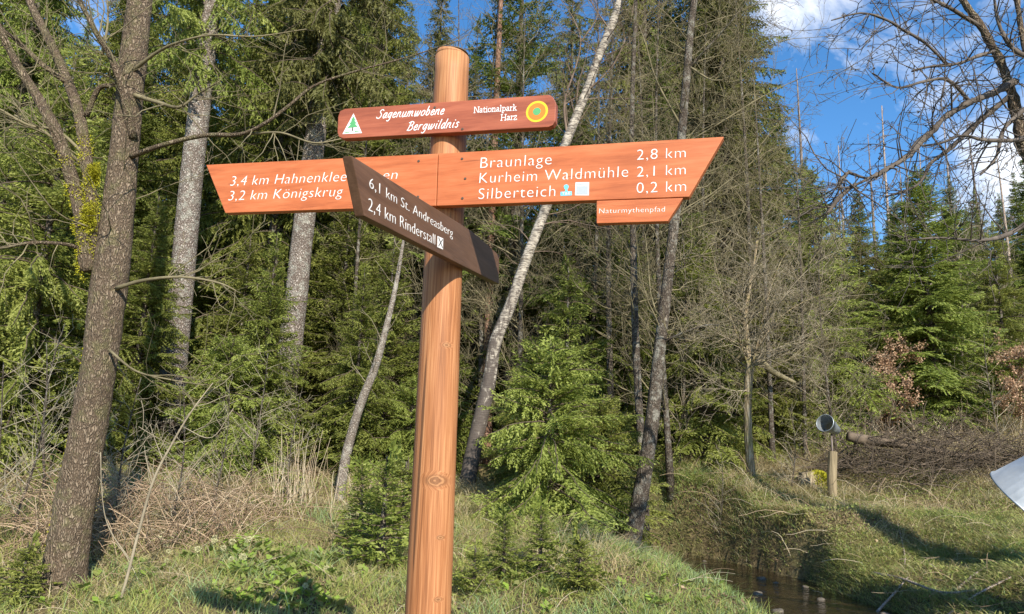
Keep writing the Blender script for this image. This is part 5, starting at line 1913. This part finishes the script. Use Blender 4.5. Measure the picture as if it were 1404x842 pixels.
# tangled grass on the far bank
x, y, s, d = scatter(420000, -1, 9, 5.2, 12.5, rng, lambda x, y: np.clip(.45 + 1.0 * vnoise(x, y, 1.0, 23), 0, 1))
f_ = s > 0
x, y, d = x[f_], y[f_], d[f_]
g = vnoise(x, y, 1.2, 24)
h = rng.uniform(.03, .13, len(x)) * (.5 + .9 * g) * np.where(rng.rand(len(x)) < .06, 1.9, 1)
tint = np.clip(.08 + .10 * (x < 3.4) + .60 * g + rng.normal(0, .2, len(x)), 0, 1)
blades_grass(mb, x, y, h, rng.uniform(.004, .009, len(x)), rng.uniform(.7, 2.2, len(x)), tint, rng)
x, y, s, d = scatter(260000, -1, 9, 4.6, 12.5, rng, None, .62)
f_ = (s > 0) & (d < 2.0)
x, y, d = x[f_], y[f_], d[f_]
g = vnoise(x, y, 2.2, 27)
keep = rng.rand(len(x)) < np.clip(g * 1.8 - .25, 0.03, 1)
x, y, g = x[keep], y[keep], g[keep]
blades_grass(mb, x, y, rng.uniform(.04, .13, len(x)), rng.uniform(.006, .013, len(x)), rng.uniform(.5, 1.8, len(x)), np.clip(.24 + .6 * g + rng.normal(0, .2, len(x)), 0, 1), rng)
tag(put('grass', mb.mesh('grass', M['grass'])), 'green and yellowish meadow grass covering both banks of the brook', 'grass', kind='stuff')

# dry straw tussocks
mb = MB()
ntus = 0
specs = [(-6, 1.0, 6.6, 11.5, 120, .36), (1.0, 9, 9.8, 13.5, 190, .32), (4, 12, 12, 18, 260, .5), (-.5, 5.5, 8.2, 11.5, 90, .24), (-4, 0.5, 5.6, 7.5, 36, .2), (2.5, 8, 6.0, 9.5, 130, .16), (1.5, 7, 8.0, 11, 120, .18)]
for (x0, x1, y0, y1, n_, hh_) in specs:
    tx = rng.uniform(x0, x1, n_)
    ty = rng.uniform(y0, y1, n_)
    ok = in_view(tx, ty, 1.2) & (stream_dist(tx, ty)[0] > .75)
    for X, Y in zip(tx[ok], ty[ok]):
        m_ = rng.randint(50, 110)
        rr = rng.uniform(.06, .2)
        px_ = X + rng.normal(0, rr, m_)
        py_ = Y + rng.normal(0, rr, m_)
        h = hh_ * rng.uniform(.5, 1.15, m_) * rng.uniform(.7, 1.1)
        blades_grass(mb, px_, py_, h, rng.uniform(.004, .007, m_), rng.uniform(.4, 1.9, m_), np.clip(rng.normal(rng.uniform(.45, .8), .18, m_), 0, 1), rng, 1.0)
tag(put('dry_grass', mb.mesh('dry_grass', M['straw'])), 'pale straw tussocks of last year\'s grass along the wood edge', 'grass', kind='stuff')

# dead bramble and reed stalks
mb = MB()


def stalks(n, x0, x1, y0, y1, L, el, rr, trange, flat_dir=None, sag=.3, nodes=7):
    for _ in range(n):
        X, Y = rng.uniform(x0, x1), rng.uniform(y0, y1)
        if stream_dist(np.array([X]), np.array([Y]))[0][0] < .6:
            continue
        z = gz(X, Y)
        a = rng.uniform(0, 6.28) if flat_dir is None else rng.normal(flat_dir, .6)
        e = R(rng.uniform(*el))
        l = rng.uniform(*L)
        t_ = np.linspace(0, 1, nodes)
        dx = np.cos(a) * np.cos(e) * l * t_
        dy = np.sin(a) * np.cos(e) * l * t_
        dz = np.sin(e) * l * t_ - sag * l * t_ ** 2
        p = np.stack([X + dx, Y + dy, np.maximum(z + dz, z - .02 + 0 * dz)], -1) + np.cumsum(rng.normal(0, .008 * l, (nodes, 3)), 0)
        mb.tube(p, np.linspace(rr, rr * .5, nodes), 3, rng.uniform(*trange), caps=False)


stalks(560, -4.4, -2.5, 6.7, 8.6, (.5, 1.5), (25, 75), .0048, (.2, .7), sag=.5)
stalks(200, -6.6, -4.2, 6.4, 9.0, (.5, 1.2), (25, 70), .0042, (.15, .5), sag=.5)
stalks(80, -3.4, -.8, 8.2, 10.2, (.3, .8), (55, 90), .0036, (.45, .95), sag=.2)
stalks(30, -2.75, -2.35, 8.8, 9.5, (.5, 1.0), (74, 90), .0042, (.6, 1), sag=.12)
stalks(500, 1.5, 8.5, 9.4, 13.5, (.3, .9), (15, 75), .0036, (.3, .9), sag=.45)
stalks(600, 1.0, 7.5, 6.2, 10.5, (.2, .6), (0, 45), .0028, (.35, 1), sag=.35)
stalks(260, -5, 1, 5.4, 8, (.2, .6), (5, 60), .0026, (.5, 1), sag=.3)
stalks(260, 4.5, 11, 12.5, 17.5, (.5, 1.2), (40, 85), .005, (.5, 1), sag=.3)
tag(put('dead_stalks', mb.mesh('dead_stalks', M['stem_straw'], True)), 'tangled reddish-brown bramble canes and upright dead stalks', 'dead stalks', kind='stuff')

# fallen leaves and needles
mb = MB()
x, y, s, d = scatter(130000, -8, 10, 5, 15, rng, lambda x, y: np.clip(1.6 * vnoise(x, y, 1.4, 51) - .2, .1, 1), .45)
n_ = len(x)
mb.blades(np.stack([x, y, ground(x, y) + .012], -1), np.stack([rng.normal(0, 1, n_), rng.normal(0, 1, n_), rng.normal(0, .25, n_)], -1), rng.uniform(.02, .06, n_), rng.uniform(.012, .03, n_), np.tile([0, 0, 1.0], (n_, 1)), .6, rng, rng.rand(n_))
tag(put('fallen_leaves', mb.mesh('fallen_leaves', M['litter'])), 'brown fallen leaves littering the ground between the grass', 'leaf litter', kind='stuff')

# low herbs
mb = MB()
for _ in range(170):
    px, Y = rng.choice([rng.uniform(300, 470), rng.uniform(60, 560), rng.uniform(620, 1000)], p=[.6, .25, .15]), rng.uniform(5.5, 7.2)
    b_ = base_at(px, Y, 780)
    n_ = rng.randint(5, 12)
    for i in range(n_):
        a = rng.uniform(0, 6.28)
        d = np.array([math.cos(a), math.sin(a), rng.uniform(.2, .9)])
        mb.blades((b_ + [0.03 * d[0], .03 * d[1], rng.uniform(.02, .07)])[None], d[None], np.array([rng.uniform(.04, .09)]), np.array([rng.uniform(.035, .06)]), np.array([[0, 0, 1.0]]), .4, rng, np.array([rng.rand()]), mid=.55)
x, y, s, d = scatter(90000, 0, 9, 5.2, 11.5, rng, lambda x, y: np.clip(1.5 * vnoise(x, y, 1.6, 41) - .35, 0, 1), .6)
ok = s > 0
x, y = x[ok], y[ok]
n_ = len(x)
mb.blades(np.stack([x, y, ground(x, y) + rng.uniform(.01, .07, n_)], -1), rng.normal(0, 1, (n_, 3)) + [0, 0, .35], rng.uniform(.02, .05, n_), rng.uniform(.012, .024, n_), np.tile([0, 0, 1.0], (n_, 1)), 1.0, rng, rng.rand(n_) * .45, mid=.55)
tag(put('herb_leaves', mb.mesh('herb_leaves', M['leaf_green'])), 'bright green round herb leaves in the grass left of the post', 'herbs', kind='stuff')


# pale butterbur flower heads, each on its stem
def flower_proto(seed):
    rng = np.random.RandomState(seed)
    mb = MB()
    mb.tube([[0, 0, -.03], [.01, 0, .08], [.015, .005, .17]], [.007, .006, .005], 5, .2)
    n_ = 220
    u = nz(rng.normal(0, 1, (n_, 3)) + [0, 0, .3])
    q = np.array([.015, .005, .19]) + u * np.array([.045, .045, .04]) * rng.uniform(.4, 1, (n_, 1))
    mb.blades(q, u + rng.normal(0, .4, (n_, 3)), .022, .012, rng.normal(0, 1, (n_, 3)), 1.5, rng, rng.uniform(.3, 1, n_))
    return mb.mesh('butterbur', M['flower_pale'])


FL = [flower_proto(301), flower_proto(302)]
for i in range(15):
    px, Y = rng.uniform(205, 345), rng.uniform(6.0, 6.9)
    if i > 11:
        px, Y = rng.uniform(360, 540), rng.uniform(5.6, 6.3)
    o = put('butterbur_flower', FL[i % 2], None, tuple(base_at(px, Y, 770)), i, rng.uniform(.35, .6))
    tag(o, 'pale cream butterbur flower head standing in the grass below the brambles', 'flower', 'butterbur flowers')
